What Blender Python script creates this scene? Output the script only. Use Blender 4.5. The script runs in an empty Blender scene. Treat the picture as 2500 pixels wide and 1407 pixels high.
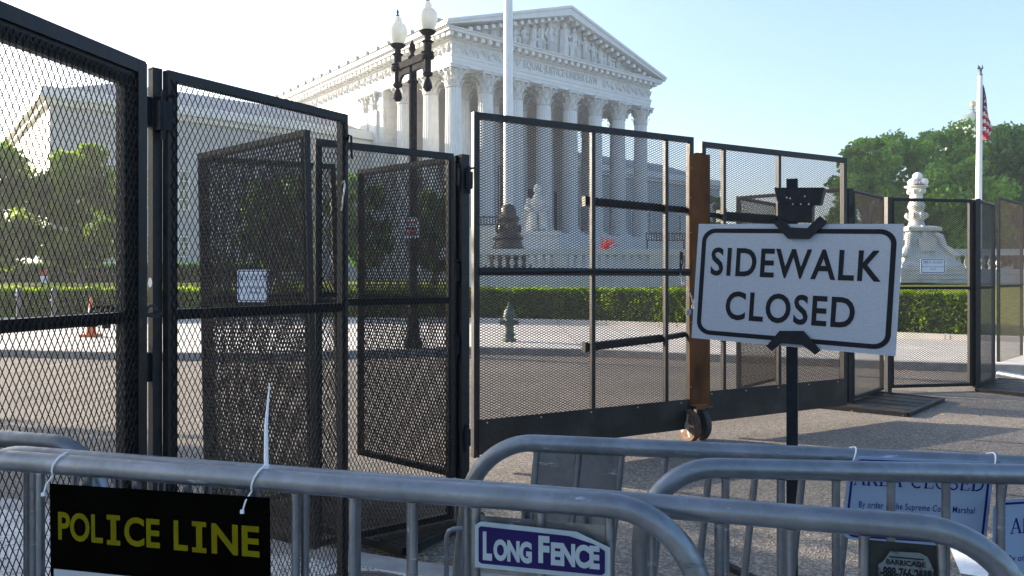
import bpy, math, random
import numpy as np
from mathutils import Vector, Matrix
random.seed(7)
R = math.radians
S = bpy.context.scene
COL = S.collection

# ------------------------------------------------------------------ camera, sky, sun, exposure
EYE = 1.64
F = 1820.0            # focal length in pixels of the 2500 px wide photograph
HOR = 680.0           # horizon row
cam_d = bpy.data.cameras.new('camera')
cam = bpy.data.objects.new('camera', cam_d); COL.objects.link(cam)
cam.location = (0, 0, EYE); cam.rotation_euler = (R(90), 0, 0)
cam_d.sensor_width = 36; cam_d.lens = 36 * F / 2500
cam_d.shift_y = (HOR - 703.5) / 2500
cam_d.clip_start = 0.05; cam_d.clip_end = 6000
S.camera = cam

SUN_AZ = Vector((-0.91, 0.41)).normalized()
SUN_EL = R(14.5)
w = bpy.data.worlds.new('World'); S.world = w; w.use_nodes = True
wn = w.node_tree.nodes; wl = w.node_tree.links
bg = wn['Background']; bg.inputs[1].default_value = 0.12
sky = wn.new('ShaderNodeTexSky'); sky.sky_type = 'NISHITA'; sky.sun_disc = False
sky.sun_elevation = SUN_EL
sky.sun_rotation = math.atan2(SUN_AZ.x, SUN_AZ.y)
sky.air_density = 1.0; sky.dust_density = 2.6; sky.ozone_density = 3.0
wl.new(sky.outputs[0], bg.inputs[0])
sd = bpy.data.lights.new('sun', 'SUN'); sd.energy = 5.0; sd.angle = R(0.5); sd.color = (1.0, 0.86, 0.68)
sun = bpy.data.objects.new('sun', sd); COL.objects.link(sun)
SV = Vector((SUN_AZ.x * math.cos(SUN_EL), SUN_AZ.y * math.cos(SUN_EL), math.sin(SUN_EL)))
sun.rotation_euler = SV.to_track_quat('Z', 'Y').to_euler(); sun.location = SV * 100
S.view_settings.view_transform = 'Standard'; S.view_settings.look = 'None'
S.view_settings.gamma = 1.0; S.view_settings.exposure = 1.95
S.render.engine = 'CYCLES'
S.render.resolution_x = 1024; S.render.resolution_y = 576
S.cycles.max_bounces = 6; S.cycles.transparent_max_bounces = 8

def P(px, py, d):
    return Vector(((px - 1250) / F * d, d, EYE - (py - HOR) / F * d))
def G(px, py, z=0.0):
    d = F * (EYE - z) / (py - HOR)
    return Vector(((px - 1250) / F * d, d, z))

# ------------------------------------------------------------------ materials
MATS = {}
def mat(name, base=(.5,.5,.5), rough=.6, metal=0.0, var=None, scale=5.0, bump=0.0, bscale=None, spec=None,
        detail=4.0, ramp=(.35,.65), trans=0.0, coords='Object', extra=None, rvar=0.0, scl3=None):
    m = bpy.data.materials.new(name); m.use_nodes = True
    N = m.node_tree.nodes; L = m.node_tree.links
    b = N['Principled BSDF']
    b.inputs['Base Color'].default_value = (*base, 1); b.inputs['Roughness'].default_value = rough
    b.inputs['Metallic'].default_value = metal
    if spec is not None: b.inputs['Specular IOR Level'].default_value = spec
    tc = N.new('ShaderNodeTexCoord'); src = tc.outputs[coords]
    if scl3:
        mp = N.new('ShaderNodeMapping'); mp.inputs['Scale'].default_value = scl3
        L.new(src, mp.inputs[0]); src = mp.outputs[0]
    colsock = None
    if var is not None:
        n = N.new('ShaderNodeTexNoise'); n.inputs['Scale'].default_value = scale; n.inputs['Detail'].default_value = detail
        L.new(src, n.inputs['Vector'])
        r = N.new('ShaderNodeValToRGB'); r.color_ramp.elements[0].position = ramp[0]; r.color_ramp.elements[1].position = ramp[1]
        r.color_ramp.elements[0].color = (*base, 1); r.color_ramp.elements[1].color = (*var, 1)
        L.new(n.outputs['Fac'], r.inputs[0]); colsock = r.outputs[0]
        L.new(colsock, b.inputs['Base Color'])
        if rvar:
            mr = N.new('ShaderNodeMapRange'); mr.inputs['To Min'].default_value = rough - rvar; mr.inputs['To Max'].default_value = rough + rvar
            L.new(n.outputs['Fac'], mr.inputs[0]); L.new(mr.outputs[0], b.inputs['Roughness'])
    if bump:
        n2 = N.new('ShaderNodeTexNoise'); n2.inputs['Scale'].default_value = bscale or scale * 4; n2.inputs['Detail'].default_value = 5
        L.new(src, n2.inputs['Vector'])
        bp = N.new('ShaderNodeBump'); bp.inputs['Strength'].default_value = bump; bp.inputs['Distance'].default_value = .02
        L.new(n2.outputs['Fac'], bp.inputs['Height']); L.new(bp.outputs[0], b.inputs['Normal'])
    if trans:
        tr = N.new('ShaderNodeBsdfTranslucent'); mx = N.new('ShaderNodeMixShader'); mx.inputs[0].default_value = trans
        if colsock:
            hs = N.new('ShaderNodeHueSaturation'); hs.inputs['Value'].default_value = 3.0; hs.inputs['Saturation'].default_value = 1.15; hs.inputs['Hue'].default_value = .495
            L.new(colsock, hs.inputs['Color']); L.new(hs.outputs[0], tr.inputs[0])
        else:
            tr.inputs[0].default_value = (*[min(1, c * 2) for c in base], 1)
        L.new(b.outputs[0], mx.inputs[1]); L.new(tr.outputs[0], mx.inputs[2])
        L.new(mx.outputs[0], N['Material Output'].inputs[0])
    if extra: extra(m, N, L, b, tc, src, colsock)
    MATS[name] = m
    return m

def mixcol(N, L, fac, a, bcol, blend='MIX'):
    mx = N.new('ShaderNodeMix'); mx.data_type = 'RGBA'; mx.blend_type = blend
    if hasattr(fac, 'links'): L.new(fac, mx.inputs[0])
    else: mx.inputs[0].default_value = fac
    for sock, v in ((mx.inputs[6], a), (mx.inputs[7], bcol)):
        if hasattr(v, 'links'): L.new(v, sock)
        else: sock.default_value = (*v, 1)
    return mx.outputs[2]

def ex_asphalt(m, N, L, b, tc, src, col):
    v = N.new('ShaderNodeTexVoronoi'); v.inputs['Scale'].default_value = 75; L.new(src, v.inputs['Vector'])
    r = N.new('ShaderNodeValToRGB'); r.color_ramp.elements[0].color = (.045,.042,.038,1); r.color_ramp.elements[1].color = (.36,.31,.25,1)
    e = r.color_ramp.elements.new(.5); e.color = (.14,.125,.105,1)
    sp = N.new('ShaderNodeSeparateColor'); L.new(v.outputs['Color'], sp.inputs[0]); L.new(sp.outputs[0], r.inputs[0])
    o = mixcol(N, L, .72, col, r.outputs[0])
    n3 = N.new('ShaderNodeTexNoise'); n3.inputs['Scale'].default_value = .28; n3.inputs['Detail'].default_value = 6; L.new(src, n3.inputs['Vector'])
    r3 = N.new('ShaderNodeValToRGB'); r3.color_ramp.elements[0].position = .35; r3.color_ramp.elements[1].position = .62
    r3.color_ramp.elements[0].color = (.72,.72,.74,1); r3.color_ramp.elements[1].color = (1.12,1.1,1.07,1); L.new(n3.outputs['Fac'], r3.inputs[0])
    o = mixcol(N, L, 1.0, o, r3.outputs[0], 'MULTIPLY')
    n4 = N.new('ShaderNodeTexNoise'); n4.inputs['Scale'].default_value = 1.7; n4.inputs['Detail'].default_value = 3; L.new(src, n4.inputs['Vector'])
    r4 = N.new('ShaderNodeValToRGB'); r4.color_ramp.elements[0].position = .68; r4.color_ramp.elements[1].position = .74; L.new(n4.outputs['Fac'], r4.inputs[0])
    o = mixcol(N, L, r4.outputs[0], o, mixcol(N, L, .35, o, (.03,.028,.026)))
    # cracks
    v2 = N.new('ShaderNodeTexVoronoi'); v2.feature = 'DISTANCE_TO_EDGE'; v2.inputs['Scale'].default_value = .16
    n = N.new('ShaderNodeTexNoise'); n.inputs['Scale'].default_value = 2.5; L.new(src, n.inputs['Vector'])
    ad = N.new('ShaderNodeVectorMath'); ad.operation = 'MULTIPLY_ADD'; ad.inputs[1].default_value = (.6,.6,.6)
    L.new(n.outputs['Color'], ad.inputs[0]); L.new(src, ad.inputs[2]); L.new(ad.outputs[0], v2.inputs['Vector'])
    lt = N.new('ShaderNodeMath'); lt.operation = 'LESS_THAN'; lt.inputs[1].default_value = .0016; L.new(v2.outputs['Distance'], lt.inputs[0])
    o = mixcol(N, L, lt.outputs[0], o, (.10,.09,.08))
    L.new(o, b.inputs['Base Color'])
    bp = N.new('ShaderNodeBump'); bp.inputs['Strength'].default_value = .7; bp.inputs['Distance'].default_value = .008
    L.new(v.outputs['Distance'], bp.inputs['Height']); L.new(bp.outputs[0], b.inputs['Normal'])
mat('asphalt', (.16,.14,.12), .9, var=(.23,.20,.17), scale=.7, ramp=(.3,.75), coords='Object', extra=ex_asphalt)

def ex_speck(m, N, L, b, tc, src, col):
    v = N.new('ShaderNodeTexVoronoi'); v.inputs['Scale'].default_value = 70; L.new(src, v.inputs['Vector'])
    sp = N.new('ShaderNodeSeparateColor'); L.new(v.outputs['Color'], sp.inputs[0])
    gt = N.new('ShaderNodeMath'); gt.operation = 'GREATER_THAN'; gt.inputs[1].default_value = .88; L.new(sp.outputs[0], gt.inputs[0])
    L.new(mixcol(N, L, gt.outputs[0], col, (.14,.13,.125)), b.inputs['Base Color'])
mat('concrete_near', (.44,.43,.41), .85, var=(.58,.56,.53), scale=3, bump=.3, bscale=150, extra=ex_speck)
mat('kerb_stone', (.36,.34,.32), .85, var=(.24,.23,.22), scale=6, bump=.3, bscale=60)
def ex_slabs(m, N, L, b, tc, src, col):
    br = N.new('ShaderNodeTexBrick'); br.offset = 0; br.inputs['Scale'].default_value = 1
    br.inputs['Brick Width'].default_value = 1.5; br.inputs['Row Height'].default_value = 1.5; br.inputs['Mortar Size'].default_value = .012
    br.inputs['Color1'].default_value = (1,1,1,1); br.inputs['Color2'].default_value = (.88,.88,.88,1); br.inputs['Mortar'].default_value = (.4,.38,.36,1)
    L.new(src, br.inputs['Vector'])
    L.new(mixcol(N, L, 1.0, col, br.outputs[0], 'MULTIPLY'), b.inputs['Base Color'])
mat('concrete_far', (.58,.54,.48), .75, var=(.68,.63,.56), scale=1.2, bump=.2, bscale=50, extra=ex_slabs)
mat('paint_white', (.62,.62,.60), .7, var=(.75,.75,.73), scale=12, bump=.3, bscale=120)
mat('grass', (.16,.20,.02), .9, var=(.30,.32,.04), scale=7, bump=1.0, bscale=60, trans=.35)
mat('earth', (.08,.09,.04), .95, var=(.12,.12,.06), scale=.4)
mat('leaf_hedge', (.04,.085,.008), .55, var=(.13,.19,.012), scale=2, trans=.62)
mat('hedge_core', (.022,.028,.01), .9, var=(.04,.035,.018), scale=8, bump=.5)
mat('leaf_tree', (.045,.09,.012), .55, var=(.12,.18,.016), scale=.9, trans=.6)
mat('leaf_tree_dark', (.03,.085,.018), .55, var=(.085,.16,.026), scale=.5, trans=.35)
mat('leaf_tree_olive', (.055,.11,.022), .55, var=(.16,.25,.045), scale=.5, trans=.5)
mat('bark', (.10,.075,.055), .9, var=(.17,.14,.11), scale=14, bump=.6)
mat('dry_leaf', (.28,.15,.06), .8, var=(.42,.27,.13), scale=9)

def ex_black(m, N, L, b, tc, src, col):
    n = N.new('ShaderNodeTexNoise'); n.inputs['Scale'].default_value = 9; n.inputs['Detail'].default_value = 8; L.new(src, n.inputs['Vector'])
    r = N.new('ShaderNodeValToRGB'); r.color_ramp.elements[0].position = .66; r.color_ramp.elements[1].position = .74
    L.new(n.outputs['Fac'], r.inputs[0])
    L.new(mixcol(N, L, r.outputs[0], col, (.05,.028,.015)), b.inputs['Base Color'])
mat('black_metal', (.006,.009,.014), .42, spec=0.28, var=(.020,.017,.014), scale=22, bump=.12, bscale=160, rvar=.12, extra=ex_black)
mat('black_mesh', (.016,.013,.010), .45, spec=0.28, var=(.040,.028,.019), scale=30)
mat('brown_mesh', (.055,.041,.030), .5, var=(.07,.042,.022), scale=10)
mat('skirt_black', (.013,.0125,.012), .5, spec=0.28, var=(.034,.031,.028), scale=3, detail=9, ramp=(.45,.7), bump=.15, bscale=40, rvar=.1)
mat('bracket_black', (.005,.007,.011), .5, spec=0.18, var=(.010,.012,.016), scale=30, bump=.1, bscale=200)
mat('rust_plate', (.065,.026,.012), .8, spec=.15, var=(.15,.062,.022), scale=6, bump=.3, bscale=45, scl3=(1,1,.35))
mat('rust_orange', (.22,.09,.03), .8, var=(.18,.06,.02), scale=20, bump=.3)
def ex_galv(m, N, L, b, tc, src, col):
    v = N.new('ShaderNodeTexVoronoi'); v.inputs['Scale'].default_value = 60; L.new(src, v.inputs['Vector'])
    sp = N.new('ShaderNodeSeparateColor'); L.new(v.outputs['Color'], sp.inputs[0])
    c = mixcol(N, L, .10, col, v.outputs['Color'], 'SOFT_LIGHT')
    bw = N.new('ShaderNodeHueSaturation'); bw.inputs['Saturation'].default_value = .35; L.new(c, bw.inputs['Color'])
    n = N.new('ShaderNodeTexNoise'); n.inputs['Scale'].default_value = 14; n.inputs['Detail'].default_value = 9; n.inputs['Roughness'].default_value = .7
    mp = N.new('ShaderNodeMapping'); mp.inputs['Scale'].default_value = (.25,1.6,2.2); L.new(src, mp.inputs[0]); L.new(mp.outputs[0], n.inputs['Vector'])
    r = N.new('ShaderNodeValToRGB'); r.color_ramp.elements[0].position = .62; r.color_ramp.elements[1].position = .72; L.new(n.outputs['Fac'], r.inputs[0])
    c = mixcol(N, L, r.outputs[0], bw.outputs[0], (.075,.10,.13))
    r2 = N.new('ShaderNodeValToRGB'); r2.color_ramp.elements[0].position = .33; r2.color_ramp.elements[1].position = .38
    r2.color_ramp.elements[0].color = (1,1,1,1); r2.color_ramp.elements[1].color = (0,0,0,1); L.new(n.outputs['Fac'], r2.inputs[0])
    c = mixcol(N, L, r2.outputs[0], c, (.42,.46,.50))
    L.new(c, b.inputs['Base Color'])
    mr = N.new('ShaderNodeMapRange'); mr.inputs['To Min'].default_value = .33; mr.inputs['To Max'].default_value = .50
    L.new(sp.outputs[1], mr.inputs[0]); L.new(mr.outputs[0], b.inputs['Roughness'])
mat('galvanised', (.095,.14,.19), .5, .85, var=(.14,.19,.25), scale=9, bump=.02, bscale=90, extra=ex_galv)
mat('plate_shaded', (.016,.020,.020), .6, .3, var=(.03,.035,.035), scale=7, bump=.1, spec=.2)  # galvanised plate with the shade on it put into its colour
mat('galv_plate', (.08,.10,.12), .55, .7, var=(.19,.21,.22), scale=5, bump=.1, bscale=60, extra=ex_galv)

def marble(name, base, var, bw=1.9, rh=.9, mortar=.012):
    def ex(m, N, L, b, tc, src, col):
        br = N.new('ShaderNodeTexBrick'); br.inputs['Scale'].default_value = 1
        br.inputs['Brick Width'].default_value = bw; br.inputs['Row Height'].default_value = rh; br.inputs['Mortar Size'].default_value = mortar
        br.inputs['Color1'].default_value = (1,1,1,1); br.inputs['Color2'].default_value = (.93,.94,.95,1); br.inputs['Mortar'].default_value = (.62,.62,.62,1)
        sx = N.new('ShaderNodeSeparateXYZ'); L.new(src, sx.inputs[0])
        ad = N.new('ShaderNodeMath'); ad.operation = 'ADD'; L.new(sx.outputs[0], ad.inputs[0]); L.new(sx.outputs[1], ad.inputs[1])
        cx = N.new('ShaderNodeCombineXYZ'); L.new(ad.outputs[0], cx.inputs[0]); L.new(sx.outputs[2], cx.inputs[1])
        L.new(cx.outputs[0], br.inputs['Vector'])
        c = mixcol(N, L, 1.0, col, br.outputs[0], 'MULTIPLY')
        n = N.new('ShaderNodeTexNoise'); n.inputs['Scale'].default_value = 1.4; n.inputs['Detail'].default_value = 8; n.inputs['Distortion'].default_value = 1.5
        mp = N.new('ShaderNodeMapping'); mp.inputs['Scale'].default_value = (1,1,.3); L.new(src, mp.inputs[0]); L.new(mp.outputs[0], n.inputs['Vector'])
        r = N.new('ShaderNodeValToRGB'); r.color_ramp.elements[0].position = .55; r.color_ramp.elements[1].position = .8; L.new(n.outputs['Fac'], r.inputs[0])
        c = mixcol(N, L, r.outputs[0], c, (.42,.43,.44))
        L.new(c, b.inputs['Base Color'])
    mat(name, base, .6, var=var, scale=.8, ramp=(.3,.7), extra=ex)
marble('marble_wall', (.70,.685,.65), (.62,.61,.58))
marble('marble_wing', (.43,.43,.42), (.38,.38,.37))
marble('marble_bounce', (.52,.46,.39), (.44,.39,.33))  # wall marble warmed in colour to stand for bounced light inside the portico
mat('marble', (.70,.685,.65), .6, var=(.60,.59,.57), scale=1.3, ramp=(.35,.8), bump=.15, bscale=6)
mat('marble_relief', (.66,.645,.61), .65, var=(.50,.49,.47), scale=2.5, ramp=(.35,.75), bump=.5, bscale=5)
mat('roof_stone', (.34,.345,.35), .8, var=(.26,.265,.27), scale=2, bump=.3, bscale=7)
mat('dark_interior', (.12,.115,.11), .8, var=(.2,.19,.18), scale=1)
mat('window_dark', (.09,.085,.07), .2, var=(.35,.30,.18), scale=.8)
mat('bronze', (.05,.042,.036), .45, .4, var=(.10,.08,.065), scale=7, bump=.3, bscale=20)
mat('lamp_black', (.008,.009,.013), .85, spec=.06, var=(.025,.026,.03), scale=12, bump=.15, bscale=60)
def ex_glass(m, N, L, b, tc, src, col):
    b.inputs['Subsurface Weight'].default_value = .5
    b.inputs['Subsurface Radius'].default_value = (.2,.2,.2)
mat('frosted_glass', (.64,.64,.60), .25, var=(.55,.55,.52), scale=4, trans=.16, extra=ex_glass)
mat('white_paint', (.66,.68,.70), .35, var=(.70,.71,.72), scale=3, bump=.05)
mat('white_globe', (.80,.70,.70), .3, var=(.80,.74,.73), scale=2)
mat('hydrant_green', (.035,.075,.06), .5, var=(.09,.13,.11), scale=14, bump=.3, bscale=50)
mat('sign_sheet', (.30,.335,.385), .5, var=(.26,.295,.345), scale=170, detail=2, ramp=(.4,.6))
mat('area_panel_shade', (.24,.33,.46), .4, var=(.21,.29,.42), scale=3)  # white panel, the blue tint of the shade put into its colour
mat('sign_black', (.008,.009,.012), .45, spec=0.12)
mat('sign_dark', (.0012,.001,.0008), .9, spec=0.0, var=(.002,.0018,.0015), scale=10)
mat('sign_yellow', (.125,.112,.0005), .8, spec=.05, var=(.10,.09,.0005), scale=20)
mat('sign_grey', (.20,.24,.27), .6, var=(.32,.36,.38), scale=5)
mat('sign_white', (.66,.68,.70), .4, var=(.60,.62,.65), scale=4)
mat('navy', (.010,.012,.12), .45, spec=0.12)
mat('purple_blue', (.008,.004,.055), .5, spec=.15, var=(.011,.006,.068), scale=8)
mat('letter_silver', (.27,.33,.36), .6, spec=.2, var=(.23,.29,.32), scale=30)
mat('sticker_white', (.10,.125,.13), .8, spec=.1, var=(.035,.04,.04), scale=40, ramp=(.5,.62))
mat('zip_white', (.72,.76,.82), .4, trans=.2)
mat('steel_bright', (.45,.45,.45), .3, .9, var=(.30,.28,.26), scale=20)
mat('rubber', (.02,.019,.018), .7, var=(.035,.032,.03), scale=20)
mat('rubber_rust', (.04,.022,.016), .8, var=(.12,.06,.035), scale=12)
mat('wheel_hub', (.40,.39,.37), .6, var=(.26,.24,.21), scale=14)
mat('orange', (.65,.12,.015), .5, var=(.55,.09,.01), scale=6)
mat('red_flower', (.75,.03,.012), .6, var=(.85,.10,.03), scale=14, trans=.2)
mat('red_paint', (.55,.02,.025), .5, var=(.45,.015,.02), scale=6)
mat('grey_paint', (.05,.06,.07), .6, var=(.08,.09,.10), scale=6)
mat('copper_green', (.07,.11,.105), .7, var=(.11,.15,.14), scale=.6)
mat('gold', (.75,.48,.14), .35, .8, var=(.6,.36,.10), scale=2)
mat('pale_stone', (.42,.38,.35), .8, var=(.50,.46,.42), scale=.3)
mat('slate_roof', (.16,.17,.20), .7, var=(.24,.25,.28), scale=.4)
mat('manhole_iron', (.10,.08,.075), .7, .2, var=(.16,.12,.10), scale=16, bump=.5, bscale=60)
def ex_flag(m, N, L, b, tc, src, col):
    uv = tc.outputs['UV']; sp = N.new('ShaderNodeSeparateXYZ'); L.new(uv, sp.inputs[0])
    mu = N.new('ShaderNodeMath'); mu.operation = 'MULTIPLY'; mu.inputs[1].default_value = 6.5; L.new(sp.outputs[1], mu.inputs[0])
    fr = N.new('ShaderNodeMath'); fr.operation = 'FRACT'; L.new(mu.outputs[0], fr.inputs[0])
    lt = N.new('ShaderNodeMath'); lt.operation = 'LESS_THAN'; lt.inputs[1].default_value = .5; L.new(fr.outputs[0], lt.inputs[0])
    st = mixcol(N, L, lt.outputs[0], (.72,.70,.70), (.50,.015,.03))
    cx = N.new('ShaderNodeMath'); cx.operation = 'LESS_THAN'; cx.inputs[1].default_value = .42; L.new(sp.outputs[0], cx.inputs[0])
    cy = N.new('ShaderNodeMath'); cy.operation = 'GREATER_THAN'; cy.inputs[1].default_value = .4615; L.new(sp.outputs[1], cy.inputs[0])
    an = N.new('ShaderNodeMath'); an.operation = 'MULTIPLY'; L.new(cx.outputs[0], an.inputs[0]); L.new(cy.outputs[0], an.inputs[1])
    mp = N.new('ShaderNodeMapping'); mp.inputs['Scale'].default_value = (14, 9, 1); L.new(uv, mp.inputs[0])
    v = N.new('ShaderNodeTexVoronoi'); v.inputs['Scale'].default_value = 1; v.inputs['Randomness'].default_value = 0; L.new(mp.outputs[0], v.inputs['Vector'])
    sl = N.new('ShaderNodeMath'); sl.operation = 'LESS_THAN'; sl.inputs[1].default_value = .22; L.new(v.outputs['Distance'], sl.inputs[0])
    can = mixcol(N, L, sl.outputs[0], (.02,.03,.13), (.7,.7,.7))
    L.new(mixcol(N, L, an.outputs[0], st, can), b.inputs['Base Color'])
mat('flag_cloth', (.7,.7,.7), .8, extra=ex_flag)
def ex_manhole(m, N, L, b, tc, src, col): pass

# ------------------------------------------------------------------ helpers
def tag(o, label=None, cat=None, group=None, kind=None):
    if label: o['label'] = label
    if cat: o['category'] = cat
    if group: o['group'] = group
    if kind: o['kind'] = kind
    return o
def empty(name, loc=(0,0,0), label=None, cat=None, group=None, mtx=None):
    o = bpy.data.objects.new(name, None); COL.objects.link(o)
    if mtx is not None: o.matrix_world = mtx
    else: o.location = loc
    o.empty_display_size = .2
    return tag(o, label, cat, group)

class MB:
    def __init__(s): s.v = []; s.f = []; s.uv = None
    def add(s, vs, fs):
        n = len(s.v); s.v.extend([tuple(x) for x in vs]); s.f.extend([tuple(i + n for i in f) for f in fs]); return s
    def box(s, c, size, M=None):
        hx, hy, hz = [a / 2 for a in size]; c = Vector(c)
        vs = []
        for x in (-hx, hx):
            for y in (-hy, hy):
                for z in (-hz, hz):
                    p = Vector((x, y, z))
                    if M is not None: p = M @ p
                    vs.append(c + p)
        return s.add(vs, [(0,1,3,2),(4,6,7,5),(0,4,5,1),(2,3,7,6),(0,2,6,4),(1,5,7,3)])
    def box2(s, a, b, M=None):
        a = Vector(a); b = Vector(b)
        if M is None: return s.box((a + b) / 2, [abs(b[i] - a[i]) for i in range(3)])
        c = M @ ((a + b) / 2)
        return s.box(c, [abs(b[i] - a[i]) for i in range(3)], M.to_3x3())
    def bar(s, p, q, w, h, up=(0,0,1)):
        p = Vector(p); q = Vector(q); d = (q - p); L = d.length; d.normalize()
        u = Vector(up); sx = d.cross(u)
        if sx.length < 1e-4: sx = d.cross(Vector((1,0,0)))
        sx.normalize(); u = sx.cross(d).normalized()
        M = Matrix((d, sx, u)).transposed()
        return s.box((p + q) / 2, (L, w, h), M)
    def tube(s, pts, r, seg=10, caps=True):
        pts = [Vector(p) for p in pts]; n = len(pts)
        rs = r if isinstance(r, (list, tuple)) else [r] * n
        rings = []; prev = None
        for i, p in enumerate(pts):
            d = (pts[min(i+1, n-1)] - pts[max(i-1, 0)]).normalized()
            if prev is None:
                a = d.cross(Vector((0,0,1)))
                if a.length < 1e-3: a = d.cross(Vector((1,0,0)))
            else:
                a = prev - d * prev.dot(d)
            a.normalize(); prev = a; b = d.cross(a)
            rings.append([p + (a * math.cos(t) + b * math.sin(t)) * rs[i] for t in [2 * math.pi * k / seg for k in range(seg)]])
        vs = [v for rg in rings for v in rg]; fs = []
        for i in range(n - 1):
            for k in range(seg):
                k2 = (k + 1) % seg
                fs.append((i*seg+k, i*seg+k2, (i+1)*seg+k2, (i+1)*seg+k))
        if caps:
            fs.append(tuple(range(seg))[::-1]); fs.append(tuple((n-1)*seg + k for k in range(seg)))
        return s.add(vs, fs)
    def lathe(s, prof, c=(0,0,0), seg=20, M=None, flute=0.0, square=False):
        c = Vector(c); vs = []; n = len(prof)
        for (r, z) in prof:
            for k in range(seg):
                t = 2 * math.pi * (k + (.5 if square else 0)) / seg
                rr = r * (1.4142 if square else 1) * (1 - (flute if k % 2 else 0))
                p = Vector((rr * math.cos(t), rr * math.sin(t), z))
                if M is not None: p = M @ p
                vs.append(c + p)
        fs = []
        for i in range(n - 1):
            for k in range(seg):
                k2 = (k + 1) % seg
                fs.append((i*seg+k, i*seg+k2, (i+1)*seg+k2, (i+1)*seg+k))
        fs.append(tuple(range(seg))[::-1]); fs.append(tuple((n-1)*seg + k for k in range(seg)))
        return s.add(vs, fs)
    def ball(s, c, r, seg=12, rings=8, M=None):
        if not isinstance(r, (list, tuple)): r = (r, r, r)
        c = Vector(c); vs = []; 
        for i in range(rings + 1):
            ph = math.pi * i / rings
            for k in range(seg):
                t = 2 * math.pi * k / seg
                p = Vector((r[0]*math.sin(ph)*math.cos(t), r[1]*math.sin(ph)*math.sin(t), -r[2]*math.cos(ph)))
                if M is not None: p = M @ p
                vs.append(c + p)
        fs = []
        for i in range(rings):
            for k in range(seg):
                k2 = (k + 1) % seg
                fs.append((i*seg+k, i*seg+k2, (i+1)*seg+k2, (i+1)*seg+k))
        return s.add(vs, fs)
    def prism(s, poly, o, ax, ay, az):
        """poly in (ax, ay) plane from origin o, extruded along az (vector with length)"""
        o = Vector(o); ax = Vector(ax); ay = Vector(ay); az = Vector(az); n = len(poly)
        a = [o + ax * x + ay * y for x, y in poly]; b = [p + az for p in a]
        fs = [tuple(range(n)), tuple(range(2*n - 1, n - 1, -1))] + [(i, n + i, n + (i+1) % n, (i+1) % n) for i in range(n)]
        return s.add(a + b, fs)
    def build(s, name, m, parent=None, smooth=False, auto=True, local=False):
        me = bpy.data.meshes.new(name)
        off = Vector((0,0,0))
        if parent is not None and not local: off = s_world(parent)
        vs = [(x - off.x, y - off.y, z - off.z) for x, y, z in s.v]
        me.from_pydata(vs, [], s.f); me.validate(); me.update()
        if smooth:
            me.polygons.foreach_set('use_smooth', [True] * len(me.polygons))
            if auto: me.set_sharp_from_angle(angle=R(38))
        o = bpy.data.objects.new(name, me); COL.objects.link(o)
        me.materials.append(MATS[m] if isinstance(m, str) else m)
        if parent is not None: o.parent = parent
        return o
def s_world(o):
    v = Vector(o.location)
    while o.parent is not None:
        o = o.parent; v = v + Vector(o.location)
    return v
def tagged(mb, name, m, label, cat, group=None, kind=None, smooth=False):
    o = mb.build(name, m, smooth=smooth); return tag(o, label, cat, group, kind)
def quadmesh(name, verts, faces, m, parent=None):
    me = bpy.data.meshes.new(name)
    V = np.asarray(verts, dtype=np.float32).reshape(-1, 3); Fc = np.asarray(faces, dtype=np.int32).reshape(-1, 4)
    me.vertices.add(len(V)); me.vertices.foreach_set('co', V.ravel())
    me.loops.add(len(Fc) * 4); me.loops.foreach_set('vertex_index', Fc.ravel())
    me.polygons.add(len(Fc)); me.polygons.foreach_set('loop_start', np.arange(len(Fc), dtype=np.int32) * 4)
    me.polygons.foreach_set('loop_total', np.full(len(Fc), 4, dtype=np.int32))
    me.update(calc_edges=True)
    me.materials.append(MATS[m])
    if parent is False: return me
    o = bpy.data.objects.new(name, me); COL.objects.link(o)
    if parent is not None: o.parent = parent
    return o
def inst(name, me, parent, loc=(0,0,0), mtx=None):
    o = bpy.data.objects.new(name, me); COL.objects.link(o); o.parent = parent
    if mtx is not None: o.matrix_local = mtx
    else: o.location = loc
    return o
def frame_mtx(o, x, y, z):
    M = Matrix.Identity(4)
    for i in range(3):
        M[i][0] = x[i]; M[i][1] = y[i]; M[i][2] = z[i]; M[i][3] = o[i]
    return M

# text -> mesh data in the XY plane (x right, y up), slightly extruded along +z
def text_geo(body, size=1.0, bold=0.0, xs=1.0, align='CENTER', space=1.0, ext=0.0):
    cu = bpy.data.curves.new('t', 'FONT'); cu.body = body; cu.size = size; cu.offset = bold
    cu.align_x = align; cu.space_character = space; cu.extrude = ext; cu.resolution_u = 4
    ob = bpy.data.objects.new('t', cu); COL.objects.link(ob)
    dg = bpy.context.evaluated_depsgraph_get()
    me = bpy.data.meshes.new_from_object(ob.evaluated_get(dg))
    bpy.data.objects.remove(ob); bpy.data.curves.remove(cu)
    for v in me.vertices: v.co.x *= xs
    return me
def text_on(body, name, m, parent, o, x, y, n, size, **kw):
    """place text mesh at world o with unit axes x (right), y (up), n (towards viewer)"""
    me = text_geo(body, size, **kw); me.materials.append(MATS[m])
    off = s_world(parent) if parent is not None else Vector()
    ob = bpy.data.objects.new(name, me); COL.objects.link(ob); ob.parent = parent
    M = frame_mtx(Vector(o) - off, Vector(x), Vector(y), Vector(n)); ob.matrix_local = M
    return ob

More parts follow.
